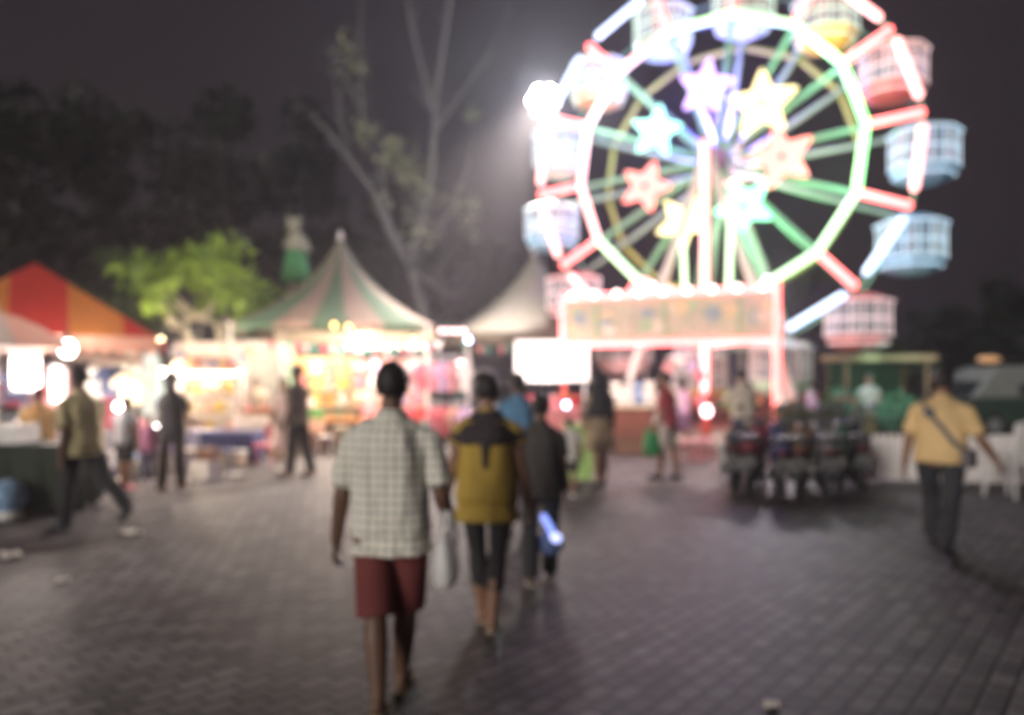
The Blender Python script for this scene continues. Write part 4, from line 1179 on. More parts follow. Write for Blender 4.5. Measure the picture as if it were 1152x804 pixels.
cols = [None, mat('bike_maroon', (.16, .02, .03), .3), mat('bike_dark_blue', (.03, .04, .12), .3), mat('bike_brown', (.13, .08, .04), .35), mat('bike_grey', (.14, .14, .15), .3), mat('bike_green', (.03, .09, .06), .3), M_bike[0]]
first = motorbike('black motorbike at the outer end of the parked row, nearest the beige shirted man', at(828, 12.0), R(-19))
bl = [(851, 11.7, -14, 'maroon motorbike second in the parked row'), (876, 11.3, 6, 'dark blue motorbike in the middle of the parked row'), (902, 11.4, -6, 'brown motorbike fourth in the parked row'), (925, 11.5, 10, 'grey motorbike fifth in the parked row'), (945, 11.6, -4, 'dark green motorbike sixth in the parked row'), (963, 12.0, 12, 'black motorbike at the end of the parked row nearest the lawn')]
for i, (px, D, a, lab) in enumerate(bl):
    c = dup(first, at(px, D), -math.atan((px - 576) / F) + R(a) * .5, lab)
    for ch in kids(c):
        if ch.name.startswith('body'):
            ch.data = ch.data.copy(); ch.data.materials[0] = cols[i + 1]

# more clutter on and round the stalls
def bunting(label, a, b, n, mats, sag=.35, seed=1, name='bunting'):
    a = Vector(a); b = Vector(b); t = thing(name, label, 'bunting', a); d = b - a
    pts = [d * (i / n) - Vector((0, 0, sag * 4 * (i / n) * (1 - i / n))) for i in range(n + 1)]
    q = MB(); q.path(pts, .008, 5); q.build('cord', dark_steel, t)
    f = MB(); h = Vector((d.x, d.y, 0)).normalized()
    for i in range(n):
        f.cur = i % len(mats); c = pts[i].lerp(pts[i + 1], .5)
        f.add([c - h * .1, c + h * .1, c + Vector((.02 * math.sin(i), .03 * math.cos(i * 2), -.26))], [(0, 1, 2)])
    f.build('pennant_row', mats, t)
bunting('string of coloured pennants from the red tent to the food cart', (-6.1, 13.8, 2.35), (-5.3, 16.4, 2.3), 12, [P['red'], P['white'], P['blue'], P['yellow']])
bunting('string of pink and white pennants under the eave of the striped tent', at(300, 18.9, 383), at(498, 18.9, 383), 20, [P['rose'], P['white'], P['teal']], .12)
bunting('string of coloured pennants under the cream tent', at(520, 22.0, 385), at(585, 22.0, 385), 8, [P['teal'], P['black'], P['pink']], .12)
def box_pile(px, D, spec, where):
    z = 0
    for i, (w, h, c, wd) in enumerate(spec):
        t = thing('cardboard_box', '%s box, %s in the pile %s' % (wd, ['lowest', 'second', 'topmost'][i], where), 'box', at(px, D) + Vector((.03 * i, .02 * i, z)), .2 * i + px)
        b = MB(); b.box((0, 0, h / 2), (w, w * .8, h)); b.build('carton', P[c], t)
        q = MB(); q.box((0, 0, h + .003), (w * 1.01, .06, .006)); q.build('tape', P['brown'], t); z += h + .006
box_pile(312, 17.2, [(.5, .36, 'cream', 'cream'), (.42, .3, 'rose', 'rose')], 'in front of the white screen')
box_pile(352, 18.6, [(.5, .4, 'brown', 'brown'), (.45, .3, 'peach', 'peach'), (.3, .25, 'green', 'green')], 'left of the dark counter')
box_pile(470, 18.0, [(.45, .35, 'rose', 'rose'), (.4, .3, 'teal', 'teal')], 'in front of the pink shirts')
box_pile(560, 19.0, [(.5, .4, 'teal', 'teal'), (.42, .36, 'black', 'black'), (.3, .25, 'white', 'white')], 'left of the glowing sign')
box_pile(110, 11.8, [(.4, .3, 'navy', 'navy'), (.34, .26, 'white', 'white')], 'behind the striding man')
box_pile(232, 13.2, [(.4, .28, 'white', 'white'), (.3, .2, 'brown', 'brown')], 'right of the dark dressed woman')
for i, (px, D, c, wd) in enumerate(((250, 14.0, 'navy', 'navy stool before the navy table'), (296, 15.2, 'rose', 'rose stool before the fruit crates'), (365, 17.6, 'white', 'white stool before the dark counter'), (152, 13.0, 'blue', 'blue stool beside the boy in grey'))):
    stool(wd, at(px, D), P[c], h=.4, group='plastic stools among the stalls')
for i, (px, py, c) in enumerate(((18, 410, 'navy'), (48, 408, 'rose'), (104, 408, 'white'), (124, 406, 'navy'), (146, 412, 'cream'))):
    p = at(px, 13.2, py + 40)
    shirt_hang('%s shirt hung high under the eave of the red tent' % ['navy', 'rose', 'white', 'dark blue', 'cream'][i], p, P[c], R(20 + 25 * (i % 2)), 'shirts hung under the red tent', .72)
for i in range(9):
    c = ['red', 'yellow', 'blue', 'white', 'rose', 'green', 'orange', 'white', 'lilac'][i]
    plush('%s plush toy hung from the painted railing of the big wheel, place %d' % (c, i + 1), Vector((2.2 + .55 * i, 19.6 - .25 * i, .95)), .5, P[c], P['cream'], R(-26), 'toys along the wheel railing', .05)

# ------------------------------------------------------------------ people
SK = {'dark': mat('dark_skin', (.13, .07, .045), .5, var=.08, bump=.03), 'brown': mat('brown_skin', (.26, .14, .09), .5, var=.08, bump=.03), 'tan': mat('tan_skin', (.42, .26, .18), .5, var=.08, bump=.03)}
def hairm(): return mat('black_hair', (.022, .018, .017), .5, var=.4, scale=40, bump=.5)
def fabric(n, c, rough=.85, bump=.3, scale=5): return mat('fabric_' + n, c, rough, var=.14, scale=scale, bump=bump)
def plaid():
    m = bpy.data.materials.new('plaid_cotton'); m.use_nodes = True
    n = m.node_tree.nodes; l = m.node_tree.links; p = n['Principled BSDF']; p.inputs['Roughness'].default_value = .85
    tc = n.new('ShaderNodeTexCoord'); cur = None
    for axis, sc, w in (('X', 20.0, .3), ('Z', 20.0, .3), ('X', 62.0, .6), ('Z', 62.0, .6)):
        wv = n.new('ShaderNodeTexWave'); wv.wave_type = 'BANDS'; wv.bands_direction = axis; wv.inputs['Scale'].default_value = sc * .36
        l.new(tc.outputs['Object'], wv.inputs['Vector'])
        rp = n.new('ShaderNodeValToRGB'); rp.color_ramp.elements[0].position = w * .5; rp.color_ramp.elements[1].position = w * .5 + .12
        rp.color_ramp.elements[0].color = (.58, .64, .67, 1) if sc < 30 else (.84, .86, .86, 1); rp.color_ramp.elements[1].color = (1, 1, 1, 1)
        l.new(wv.outputs['Fac'], rp.inputs['Fac'])
        mx = n.new('ShaderNodeMix'); mx.data_type = 'RGBA'; mx.blend_type = 'MULTIPLY'; mx.inputs[0].default_value = 1
        if cur is None: mx.inputs[6].default_value = (.98, .9, .77, 1)
        else: l.new(cur, mx.inputs[6])
        l.new(rp.outputs['Color'], mx.inputs[7]); cur = mx.outputs[2]
    l.new(cur, p.inputs['Base Color'])
    nz = n.new('ShaderNodeTexNoise'); nz.inputs['Scale'].default_value = 5; mp = n.new('ShaderNodeMapping'); mp.inputs['Scale'].default_value = (2.2, 2.2, .6)
    l.new(tc.outputs['Object'], mp.inputs[0]); l.new(mp.outputs[0], nz.inputs['Vector'])
    bp = n.new('ShaderNodeBump'); bp.inputs['Strength'].default_value = .6; bp.inputs['Distance'].default_value = .06; l.new(nz.outputs['Fac'], bp.inputs['Height']); l.new(bp.outputs[0], p.inputs['Normal'])
    return m

def person(label, loc, H, heading, skin='brown', legs=((0, 0), (0, 0)), arms=((0, 8, 10), (0, 8, 10)), lean=2, turn=0, tilt=0, female=False, top=None, topm=None, hem=.86, sleeve=.45, loose=.02, bottom='trousers', botm=None, shoem=None, hair='short', hairmat=None, width=1.0, shoe='shoe', eyes=False, vox=.009, hand_curl=(35, 35), yoke=None, splay=-.02, short_len=.84):
    """H height; legs = (hip swing, knee bend) left, right; arms = (swing, out, elbow) left, right.  +y is where the person faces."""
    k = H / 1.75
    t = thing('person', label, 'person', loc, heading)
    sh = (.165 if female else .185) * width; hipw = .098 * width
    hip = Vector((0, 0, .93))
    Rl = Matrix.Rotation(R(-lean), 3, 'X')
    def U(p): return hip + Rl @ (Vector(p) - hip)
    # leg joints
    J = []; low = 9
    for s, (a, kb) in zip((-1, 1), legs):
        h0 = hip + Vector((s * hipw, 0, -.02)); d1 = Vector((s * splay, math.sin(R(a)), -math.cos(R(a)))).normalized()
        kn = h0 + d1 * .43
        b = R(a - kb); d2 = Vector((s * splay, math.sin(b), -math.cos(b))).normalized(); an = kn + d2 * .41
        fp = max(-50.0, min(0.0, (a - kb) * .9 + (0 if a - kb > -12 else 4))) if a - kb < -8 else 0.0      # heel lift of a trailing foot
        fd = Vector((s * .12, math.cos(R(fp)), math.sin(R(fp)))).normalized()
        toe = an + Vector((0, 0, -.045)) + fd * .17; heel = an + Vector((0, -.045, -.05))
        J.append((h0, kn, an, heel, toe)); low = min(low, heel.z - .035, toe.z - .03)
    off = Vector((0, 0, -low))
    def T(p): return (Vector(p) + off) * k
    bm_ = MB()
    def caps(mb, a, b, r0, r1, n=12): mb.caps(T(a), T(b), r0 * k, r1 * k, n)
    def ring(z, rx, ry, cy=0.0, n=22, up=True):
        out = []
        for j in range(n):
            a = 2 * PI * j / n
            q = Vector((rx * math.copysign(abs(math.cos(a)) ** .85, math.cos(a)), cy + ry * math.copysign(abs(math.sin(a)) ** .85, math.sin(a)), z))
            out.append(T(U(q) if up else q))
        return out
    w = width; fw = .92 if female else 1.0
    torso = [(.84, .12, .09), (.9, .165, .115), (.98, .15 * (1.02 if female else 1), .105), (1.08, .138 * fw, .098), (1.2, .155 * fw, .108), (1.30, .163 * fw, .112), (1.365, .135 * fw, .1), (1.415, .1, .078), (1.455, .072, .064), (1.49, .058, .058)]
    bm_.loft([ring(z, rx * w, ry * w, 0, 22, z > .93) for z, rx, ry in torso])
    caps(bm_, U((0, -.005, 1.44)), U((0, .015, 1.56)), .058, .054)
    # head
    hc = U((0, .025, 1.635)); Mh = Matrix.Rotation(R(turn), 3, 'Z') @ Matrix.Rotation(R(-tilt), 3, 'X')
    def Hd(p): return hc + Mh @ Vector(p)
    def hell(mb, c, r, n=16, m=11): mb.ell(T(Hd(c)), [q * k for q in r], n, m, Mh)
    hell(bm_, (0, -.008, .02), (.076, .095, .095)); hell(bm_, (0, .022, -.04), (.06, .07, .075)); hell(bm_, (0, .055, -.088), (.032, .03, .025), 10, 7)
    bm_.caps(T(Hd((0, .088, .01))), T(Hd((0, .105, -.022))), .010 * k, .017 * k, 8)
    hell(bm_, (0, .082, -.058), (.026, .014, .011), 8, 6); hell(bm_, (0, .078, .03), (.05, .018, .012), 10, 6)
    for s in (-1, 1): hell(bm_, (s * .078, -.012, -.005), (.012, .022, .034), 8, 6)
    # arms and hands
    HANDS = []
    for s, (sw, ou, el), cu in zip((-1, 1), arms, hand_curl):
        s0 = U((s * sh, 0, 1.35)); o_ = R(ou)
        d1 = Vector((s * math.sin(o_), math.sin(R(sw)) * math.cos(o_), -math.cos(R(sw)) * math.cos(o_)))
        e = s0 + d1 * .29
        d2 = Vector((s * math.sin(o_) * .8, math.sin(R(sw + el)) * math.cos(o_), -math.cos(R(sw + el)) * math.cos(o_))).normalized()
        wr = e + d2 * .25
        caps(bm_, s0, e, .047 * w, .045); caps(bm_, e, wr, .047, .031)
        caps(bm_, U((s * sh * .4, -.01, 1.39)), s0, .05, .046)
        HANDS.append((s0, e, wr, d1, d2))
        # palm faces the thigh; fingers curl towards the body
        side = Vector((s, 0, 0)); side = (side - d2 * side.dot(d2)).normalized(); fwd = d2.cross(side) * s
        if fwd.y < 0: fwd = -fwd
        pc = wr + d2 * .05
        for f_ in (-.024, -.008, .008, .024): caps(bm_, wr + d2 * .012 + fwd * f_ * .6, wr + d2 * .085 + fwd * f_, .0135, .0115, 8)
        for f_, ln in ((.028, .07), (.0095, .078), (-.0095, .072), (-.027, .056)):
            a0 = wr + d2 * .088 + fwd * f_; p = a0; ang = R(cu * .5)
            for q in (.45, .32, .23):
                dd = d2 * math.cos(ang) - side * math.sin(ang); p2 = p + dd * ln * q; caps(bm_, p, p2, .0092, .0084, 7); p = p2; ang += R(cu)
        th = wr + d2 * .03 + fwd * .024; t1 = th + (d2 * .7 + fwd * .6 - side * .25).normalized() * .042; t2 = t1 + (d2 * .9 + fwd * .1 - side * .35).normalized() * .03
        caps(bm_, th, t1, .0125, .0105, 7); caps(bm_, t1, t2, .0105, .009, 7)
    for (h0, kn, an, heel, toe) in J:
        caps(bm_, h0, kn, .083 * w, .053); caps(bm_, kn, kn.lerp(an, .35) + Vector((0, -.012, 0)), .058, .064); caps(bm_, kn.lerp(an, .35) + Vector((0, -.012, 0)), an, .064, .042)
        caps(bm_, heel + Vector((0, .01, .005)), toe, .033, .026); caps(bm_, an, heel + Vector((0, .02, .02)), .036, .034)
    remesh(bm_, 'body', SK[skin], t, vox * k, 2)
    # clothes
    hm = hairmat or hairm()
    lo = loose
    if top == 'shirt':
        sb = MB(); rr = []
        for z, rx, ry in torso:
            if z < hem - .03 or z > 1.47: continue
            ex = lo * (1.3 if z < 1.15 else 1.0) if z < 1.42 else .014
            bx = max(rx, .146 * fw + (.012 if z < 1.1 else 0)) if z < 1.3 else rx
            if z > .93: rr.append(ring(z, bx * w + ex, ry * w + ex))
            else: rr.append(ring(z, bx * w + ex, ry * w + ex, 0, 22, False))
        rr.insert(0, ring(hem, (.184 + lo * .9) * w, .14 * w + lo * 1.2, 0, 22, hem > .93)); rr.append(ring(1.5, .07, .068))
        sb.loft(rr)
        for (s0, e, wr, d1, d2), s in zip(HANDS, (-1, 1)):
            sb.caps(T(U((s * sh * .4, 0, 1.405))), T(s0), .07 * k, .063 * w * k, 12)
            if sleeve > 0:
                if sleeve <= 1: end = s0.lerp(e, sleeve); sb.tube(T(s0), T(end), .063 * w * k, (.056 + lo * .5) * k, 14)
                else:
                    sb.caps(T(s0), T(e), .066 * w * k, .056 * k, 14); sb.tube(T(e), T(e.lerp(wr, sleeve - 1)), .056 * k, .045 * k, 14)
        def wr_(p): return .004 * k + .013 * k * noise.noise(Vector((p.x * 8 + p.z * 3, p.y * 8, p.z * 3.2 - p.x * 3))) + .007 * k * noise.noise(Vector((p.x * 16, p.y * 16, p.z * 9)))
        so = remesh(sb, 'shirt', topm, t, .011 * k, 2, wr_)
        c = MB(); c.loft([ring(1.475, .072, .075), ring(1.515, .066, .066)], False); c.loft([ring(1.515, .066, .066), ring(1.47, .08, .084)], False); c.build('collar', topm, so, True)
        if yoke:
            y_ = MB(); y_.loft([ring(1.27, .168 * fw * w + lo + .012, .112 * w + lo + .012), ring(1.33, .17 * fw * w + lo + .014, .112 * w + lo + .014), ring(1.37, .137 * fw * w + lo + .012, .1 * w + lo + .014), ring(1.42, .1 * w + .025, .078 * w + .03), ring(1.5, .076, .074)])
            for (s0, e, wr, d1, d2), s in zip(HANDS, (-1, 1)): y_.caps(T(U((s * sh * .4, 0, 1.405))), T(s0.lerp(e, .14)), .074 * k, .07 * w * k, 12)
            y_.loft([ring(1.1, .035, .118 * w + lo + .006, -.004), ring(1.3, .06, .118 * w + lo + .012)])
            remesh(y_, 'yoke', yoke, t, .011 * k, 2, wr_)
    elif top == 'dress':
        sb = MB(); sb.loft([ring(hem, .25 * w, .2 * w, 0, 22, False), ring(.7, .215 * w, .17 * w, 0, 22, False), ring(.95, .18 * w, .13 * w), ring(1.1, .15 * w, .115 * w), ring(1.3, .17 * w, .125 * w), ring(1.42, .15 * w, .1 * w), ring(1.49, .07, .07)])
        for (s0, e, wr, d1, d2), s in zip(HANDS, (-1, 1)):
            sb.caps(T(U((s * sh * .5, 0, 1.385))), T(s0), .072 * k, .066 * k, 12)
            sb.tube(T(s0), T(s0.lerp(e, min(1, sleeve))), .066 * k, .06 * k, 12)
            if sleeve > 1: sb.caps(T(e), T(e.lerp(wr, sleeve - 1)), .06 * k, .05 * k, 12)
        remesh(sb, 'dress', topm, t, .012 * k, 2, lambda p: .012 * k * noise.noise(Vector((p.x * 8, p.y * 8, p.z * 2))))
    if bottom in ('trousers', 'shorts', 'capri'):
        pb = MB(); pb.loft([ring(.86, .15 * w, .112 * w, 0, 22, False), ring(.92, .162 * w, .118 * w, 0, 22, False), ring(1.01, .155 * w, .11 * w)])
        for (h0, kn, an, heel, toe) in J:
            if bottom == 'trousers':
                pb.caps(T(h0), T(kn), .1 * w * k, .08 * k, 14); pb.caps(T(kn), T(kn.lerp(an, .55) + Vector((0, -.006, 0))), .08 * k, .08 * k, 14); pb.tube(T(kn.lerp(an, .5) + Vector((0, -.006, 0))), T(an + Vector((0, 0, -.02))), .08 * k, .074 * k, 14)
            elif bottom == 'capri':
                pb.caps(T(h0), T(kn), .094 * w * k, .062 * k, 14); pb.caps(T(kn), T(kn.lerp(an, .3) + Vector((0, -.01, 0))), .066 * k, .071 * k, 14); pb.tube(T(kn.lerp(an, .3) + Vector((0, -.01, 0))), T(kn.lerp(an, .55)), .071 * k, .066 * k, 14)
            else:
                pb.tube(T(h0 + Vector((0, 0, .03))), T(h0.lerp(kn, short_len)), .1 * w * k, .096 * w * k, 16)
        remesh(pb, 'shorts' if bottom == 'shorts' else 'trousers', botm, t, .011 * k, 2, lambda p: .008 * k * noise.noise(Vector((p.x * 9, p.y * 9, p.z * 6))))
    elif bottom == 'skirt':
        pb = MB(); pb.loft([ring(.46, .2 * w, .16 * w, 0, 22, False), ring(.7, .2 * w, .15 * w, 0, 22, False), ring(.9, .18 * w, .13 * w, 0, 22, False), ring(1.02, .155 * w, .11 * w)])
        remesh(pb, 'skirt', botm, t, .012 * k, 2, lambda p: .012 * k * noise.noise(Vector((p.x * 9, p.y * 9, p.z * 2))))
    for (h0, kn, an, heel, toe) in J:
        f = MB(); ax = (toe - heel).normalized()
        if shoe == 'shoe':
            f.caps(T(heel + Vector((0, .005, .008))), T(toe + ax * .015), .042 * k, .036 * k, 12); f.caps(T(heel + Vector((0, .02, .03))), T(heel.lerp(toe, .5) + Vector((0, 0, .02))), .042 * k, .038 * k, 12)
            remesh(f, 'shoe', shoem, t, .012 * k, 2)
        else:
            up = Vector((0, 0, 1)); sd = ax.cross(up).normalized(); nn = sd.cross(ax)
            a = heel - ax * .045 - nn * .036; rr = []
            for u, hw in ((0, .028), (.15, .036), (.45, .032), (.75, .043), (.93, .034), (1, .015)):
                c = a + ax * (u * .285)
                rr.append([T(c + sd * hw), T(c - sd * hw), T(c - sd * hw + nn * .014), T(c + sd * hw + nn * .014)])
            f.loft(rr); f.path([T(heel.lerp(toe, .6) + sd * .042 - nn * .02), T(heel.lerp(toe, .68) + nn * .036), T(heel.lerp(toe, .6) - sd * .042 - nn * .02)], .008 * k, 6)
            f.build('sandal', shoem, t)
    # hair and head coverings
    if hair in ('short', 'long', 'bun', 'tail'):
        hb = MB(); n, m = 28, 18; rings = []
        for i in range(m + 1):
            a = -PI / 2 * .98 + PI * .98 * i / m; rg = []
            for j in range(n):
                tt = 2 * PI * j / n; d = Vector((math.cos(a) * math.cos(tt), math.cos(a) * math.sin(tt), math.sin(a)))
                line = .42 if d.y > .25 else (-.12 if d.y > -.1 else -.72)
                g_ = 1.0 if d.z > line else .80
                g_ *= 1 + .05 * noise.noise(d * 5) + .03 * noise.noise(d * 14)
                rg.append(T(Hd((d.x * .092 * g_, -.012 + d.y * .112 * g_, .024 + d.z * .113 * g_))))
            rings.append(rg)
        hb.loft(rings)
        if hair == 'long':
            def lr(z, rx, ry, cy): return [T(Hd((rx * math.cos(2 * PI * j / 16), cy + ry * math.sin(2 * PI * j / 16), z))) for j in range(16)]
            hb.loft([lr(-.34, .07, .025, -.09), lr(-.2, .095, .04, -.085), lr(-.05, .095, .06, -.065), lr(.04, .085, .06, -.05)])
        if hair == 'tail': hb.path([T(Hd((0, -.1, .05))), T(Hd((0, -.16, .03))), T(Hd((0, -.17, -.1))), T(Hd((0, -.14, -.22)))], [.03 * k, .035 * k, .03 * k, .01 * k], 8)
        if hair == 'bun': hb.ell(T(Hd((0, -.12, .06))), (.045 * k, .04 * k, .045 * k), 12, 8)
        hb.build('hair', hm, t, True)
    elif hair == 'scarf':
        def lr(z, rx, ry, cy): return [T(Hd((rx * math.cos(2 * PI * j / 20), cy + ry * math.sin(2 * PI * j / 20), z))) for j in range(20)]
        hb = MB(); hb.loft([lr(-.58, .27, .19, -.02), lr(-.42, .25, .18, -.02), lr(-.26, .2, .16, -.025), lr(-.14, .125, .12, -.03), lr(-.05, .105, .115, -.03), lr(.05, .1, .118, -.02), lr(.11, .075, .09, -.015), lr(.145, .02, .03, -.01)])
        remesh(hb, 'headscarf', hm, t, .012 * k, 2, lambda p: .01 * k * noise.noise(Vector((p.x * 9, p.y * 9, p.z * 3))))
    if eyes:
        for s in (-1, 1):
            e = MB(); e.ell(T(Hd((s * .031, .078, .008))), (.011 * k,) * 3, 10, 7); e.build('eye', mat('eye', (.1, .07, .06), .2, bump=0), t, True)
    # world positions of the hands, for what they hold
    M = Matrix.Rotation(heading, 3, 'Z'); Lc = Vector(loc)
    hands = [Lc + M @ T(wr + d2 * .1) for (s0, e, wr, d1, d2) in HANDS]
    return t, hands, lambda p, up=True: Lc + M @ T(U(p) if up else p)

fb = fabric
# --- the strolling group in front, seen from behind
t, hnd, pt_ = person('man seen from behind in a pale plaid shirt and red shorts', at(440, 4.0), 1.675, R(-2), 'dark', legs=((-11, 4), (12, 4)), arms=((-2, 12, 12), (2, 13, 30)), lean=1, top='shirt', topm=plaid(), hem=.78, sleeve=.8, loose=.026, bottom='shorts', botm=fb('brick_red', (.15, .035, .032)), shoem=mat('sandal_brown', (.3, .2, .12)), shoe='sandal', splay=-.09, short_len=1.06, vox=.0062, width=1.06)
def carrier(label, top_, w, h, m, name='shopping_bag', cat='bag', rz=0.0):
    """soft carrier bag hanging from the hand at top_"""
    o = Vector((top_.x, top_.y, top_.z - h - .12)); t = thing(name, label, cat, o, rz)
    b = MB(); rr = []
    for z, kx, ky in ((0, .8, .7), (.04, 1, 1), (.35, 1.03, 1.05), (.7, .95, .75), (1, .82, .35)):
        rr.append([Vector((w / 2 * kx * math.copysign(abs(math.cos(a)) ** .6, math.cos(a)), w / 3.2 * ky * math.copysign(abs(math.sin(a)) ** .6, math.sin(a)), z * h if z != .04 else .03)) for a in [2 * PI * j / 18 for j in range(18)]])
    b.loft(rr); b.build('body', m, t, True)
    q = MB()
    for s in (-1, 1): q.path([(-w * .28, s * .02, h * .98), (-w * .1, s * .012, h + .09), (w * .1, s * .012, h + .09), (w * .28, s * .02, h * .98)], .007, 6)
    q.build('handle', m, t)
    return t
carrier('white plastic carrier bag hanging between the plaid shirted man and the woman', Vector((-.315, 3.86, 1.0)), .15, .27, mat('white_plastic', (.95, .93, .9), .4, bump=.3, trans=.35), rz=R(70))
t, hnd, pt_ = person('woman seen from behind in a mustard top with a black yoke and dark leggings', at(548, 5.2), 1.62, R(-3), 'brown', legs=((8, 3), (-6, 4)), arms=((6, 15, 14), (4, 13, 12)), lean=1, female=True, top='shirt', topm=fb('mustard', (.40, .27, .05)), hem=.74, sleeve=.3, loose=.035, bottom='capri', botm=fb('black_leggings', (.03, .027, .03)), shoem=mat('sandal_tan', (.45, .34, .24)), shoe='sandal', splay=-.08, hair='short', vox=.0065, width=1.1, yoke=fb('black_yoke', (.035, .028, .03)))
t, hnd, pt_ = person('woman in dark clothes walking ahead of the mustard topped woman', at(608, 6.35), 1.47, R(-4), 'dark', legs=((-8, 8), (10, 2)), arms=((4, 7, 14), (8, 8, 14)), lean=2, female=True, top='shirt', topm=fb('dark_olive', (.055, .05, .045)), hem=.8, sleeve=.6, loose=.03, bottom='trousers', botm=fb('black_cotton', (.03, .03, .033)), shoem=mat('sandal_pale', (.55, .5, .42)), shoe='sandal', hair='bun', vox=.0075, width=1.05)
def light_toy(p):
    t = thing('light_toy', 'glowing blue and white toy carried low by the woman in dark clothes', 'toy', p)
    q = MB(); q.caps((-.02, 0, -.02), (.04, 0, -.13), .026, .03, 10); q.build('tube', glow('toy_blue', (.35, .5, 1.5), 1.0), t, True)
    q = MB(); q.ell((.07, 0, -.19), (.05, .04, .045), 12, 8); q.build('lamp', glow('toy_white', (.75, .85, 1.6), 1.3), t, True)
    q = MB(); q.ell((.03, .03, -.24), (.11, .07, .09), 12, 8); q.build('pouch', fb('blue_pouch', (.12, .18, .4)), t, True)
    q = MB(); q.path([(-.02, 0, -.02), (-.035, 0, .06), (-.045, 0, .1)], .006, 5); q.build('strap', dark_steel, t)
light_toy(Vector((.27, 6.3, .55)))
person('person in a blue shirt half hidden behind the strolling women', at(583, 8.6), 1.66, R(5), 'dark', legs=((8, 3), (-8, 6)), top='shirt', topm=fb('steel_blue', (.10, .23, .38)), hem=.84, bottom='trousers', botm=fb('dark_jeans', (.03, .035, .05)), shoem=P['black'], width=1.05)
person('small child in white walking beside the woman in dark clothes', at(640, 11.0), 1.08, R(-10), 'brown', legs=((10, 4), (-8, 8)), top='shirt', topm=fb('child_white', (.6, .56, .52)), hem=.8, bottom='shorts', botm=fb('child_dark', (.06, .05, .05)), shoem=P['white'], width=1.15)
# --- right hand side
t, hnd, pt_ = person('man in a yellow polo shirt with a dark strap across his back striding away', at(1058, 7.6), 1.75, R(-46), 'brown', legs=((26, 8), (-24, 18)), arms=((-8, 14, 16), (10, 24, 26)), lean=4, turn=4, splay=.08, top='shirt', topm=fb('sand_yellow', (.66, .46, .22)), hem=.88, sleeve=.75, loose=.028, bottom='trousers', botm=fb('charcoal_jeans', (.035, .035, .042)), shoem=P['black'], width=1.16, vox=.0075)
def crossbody(pt_, rz):
    t = thing('shoulder_bag', 'small grey cross body bag and strap worn by the yellow shirted man', 'bag', pt_((0, 0, 1.0)), rz)
    o = Vector(t.location); Mi = Matrix.Rotation(-rz, 3, 'Z')
    def L(p): return Mi @ (pt_(p) - o)
    pts = [(-.17, .0, 1.5), (-.13, -.13, 1.44), (-.06, -.168, 1.34), (.06, -.168, 1.2), (.16, -.14, 1.06), (.235, -.04, .98), (.235, .05, .98), (.13, .17, 1.12), (-.05, .165, 1.33), (-.13, .12, 1.46), (-.17, .0, 1.5)]
    s = MB(); rr = []
    for i, p in enumerate(pts):
        a = L(pts[max(0, i - 1)]); b = L(pts[min(len(pts) - 1, i + 1)]); d = (b - a).normalized(); q = L(p); ou = Vector((q.x, q.y, 0)); ou = (ou - d * ou.dot(d)).normalized(); w_ = d.cross(ou)
        rr.append([q + w_ * .024, q + w_ * .024 + ou * .008, q - w_ * .024 + ou * .008, q - w_ * .024])
    s.loft(rr, False); s.build('strap', fb('grey_webbing', (.14, .13, .14)), t)
    q = MB(); q.box(L((-.05, -.185, 1.335)), (.075, .03, .085), ry=R(40)); q.build('pad', fb('slate_pad', (.10, .11, .13)), t)
    q = MB(); q.box(L((.25, .0, .92)), (.08, .2, .16)); q.build('pouch', fb('grey_pouch', (.12, .11, .12)), t)
crossbody(pt_, R(-46))
person('woman in a long black headscarf and patterned dress standing by the green bin', at(675, 12.0), 1.72, R(20), 'tan', legs=((-7, 2), (7, 2)), arms=((0, 8, 20), (0, 8, 20)), female=True, top='dress', topm=mat('patterned_cotton', (.30, .22, .14), .85, var=.8, scale=22), hem=.55, sleeve=1.8, bottom='none', shoem=P['black'], hair='scarf', hairmat=fb('black_scarf', (.03, .028, .03)), width=1.02)
t, hnd, pt_ = person('man in a red T-shirt and pale shorts carrying a green bag', at(751, 12.9), 1.72, R(60), 'brown', legs=((10, 6), (-8, 4)), arms=((0, 8, 22), (4, 8, 20)), turn=10, top='shirt', topm=fb('dusty_red', (.42, .07, .08)), hem=.84, sleeve=.7, bottom='shorts', botm=fb('pale_shorts', (.62, .52, .46)), shoem=P['black'], width=1.12)
carrier('bright green carrier bag held by the man in the red T-shirt', Vector((at(733, 12.75).x, 12.75, .93)), .26, .4, mat('green_plastic', (.05, .36, .12), .4, bump=.2), rz=R(15))
person('man in a beige shirt standing behind the parked motorbikes', at(836, 13.4), 1.78, R(10), 'tan', legs=((3, 0), (-3, 0)), arms=((30, 14, 60), (24, 12, 40)), lean=4, top='shirt', topm=fb('beige', (.55, .47, .38)), hem=.82, sleeve=.6, bottom='trousers', botm=fb('grey_trousers', (.07, .07, .065)), shoem=P['black'], width=1.06)
person('vendor in a pale top at the green lit kiosk', at(978, 20.4), 1.72, R(150), 'tan', arms=((20, 10, 50), (24, 10, 50)), top='shirt', topm=fb('pale_mint', (.5, .62, .6)), hem=.84, bottom='trousers', botm=fb('khaki', (.3, .28, .14)), shoem=P['black'], eyes=True, vox=.012)
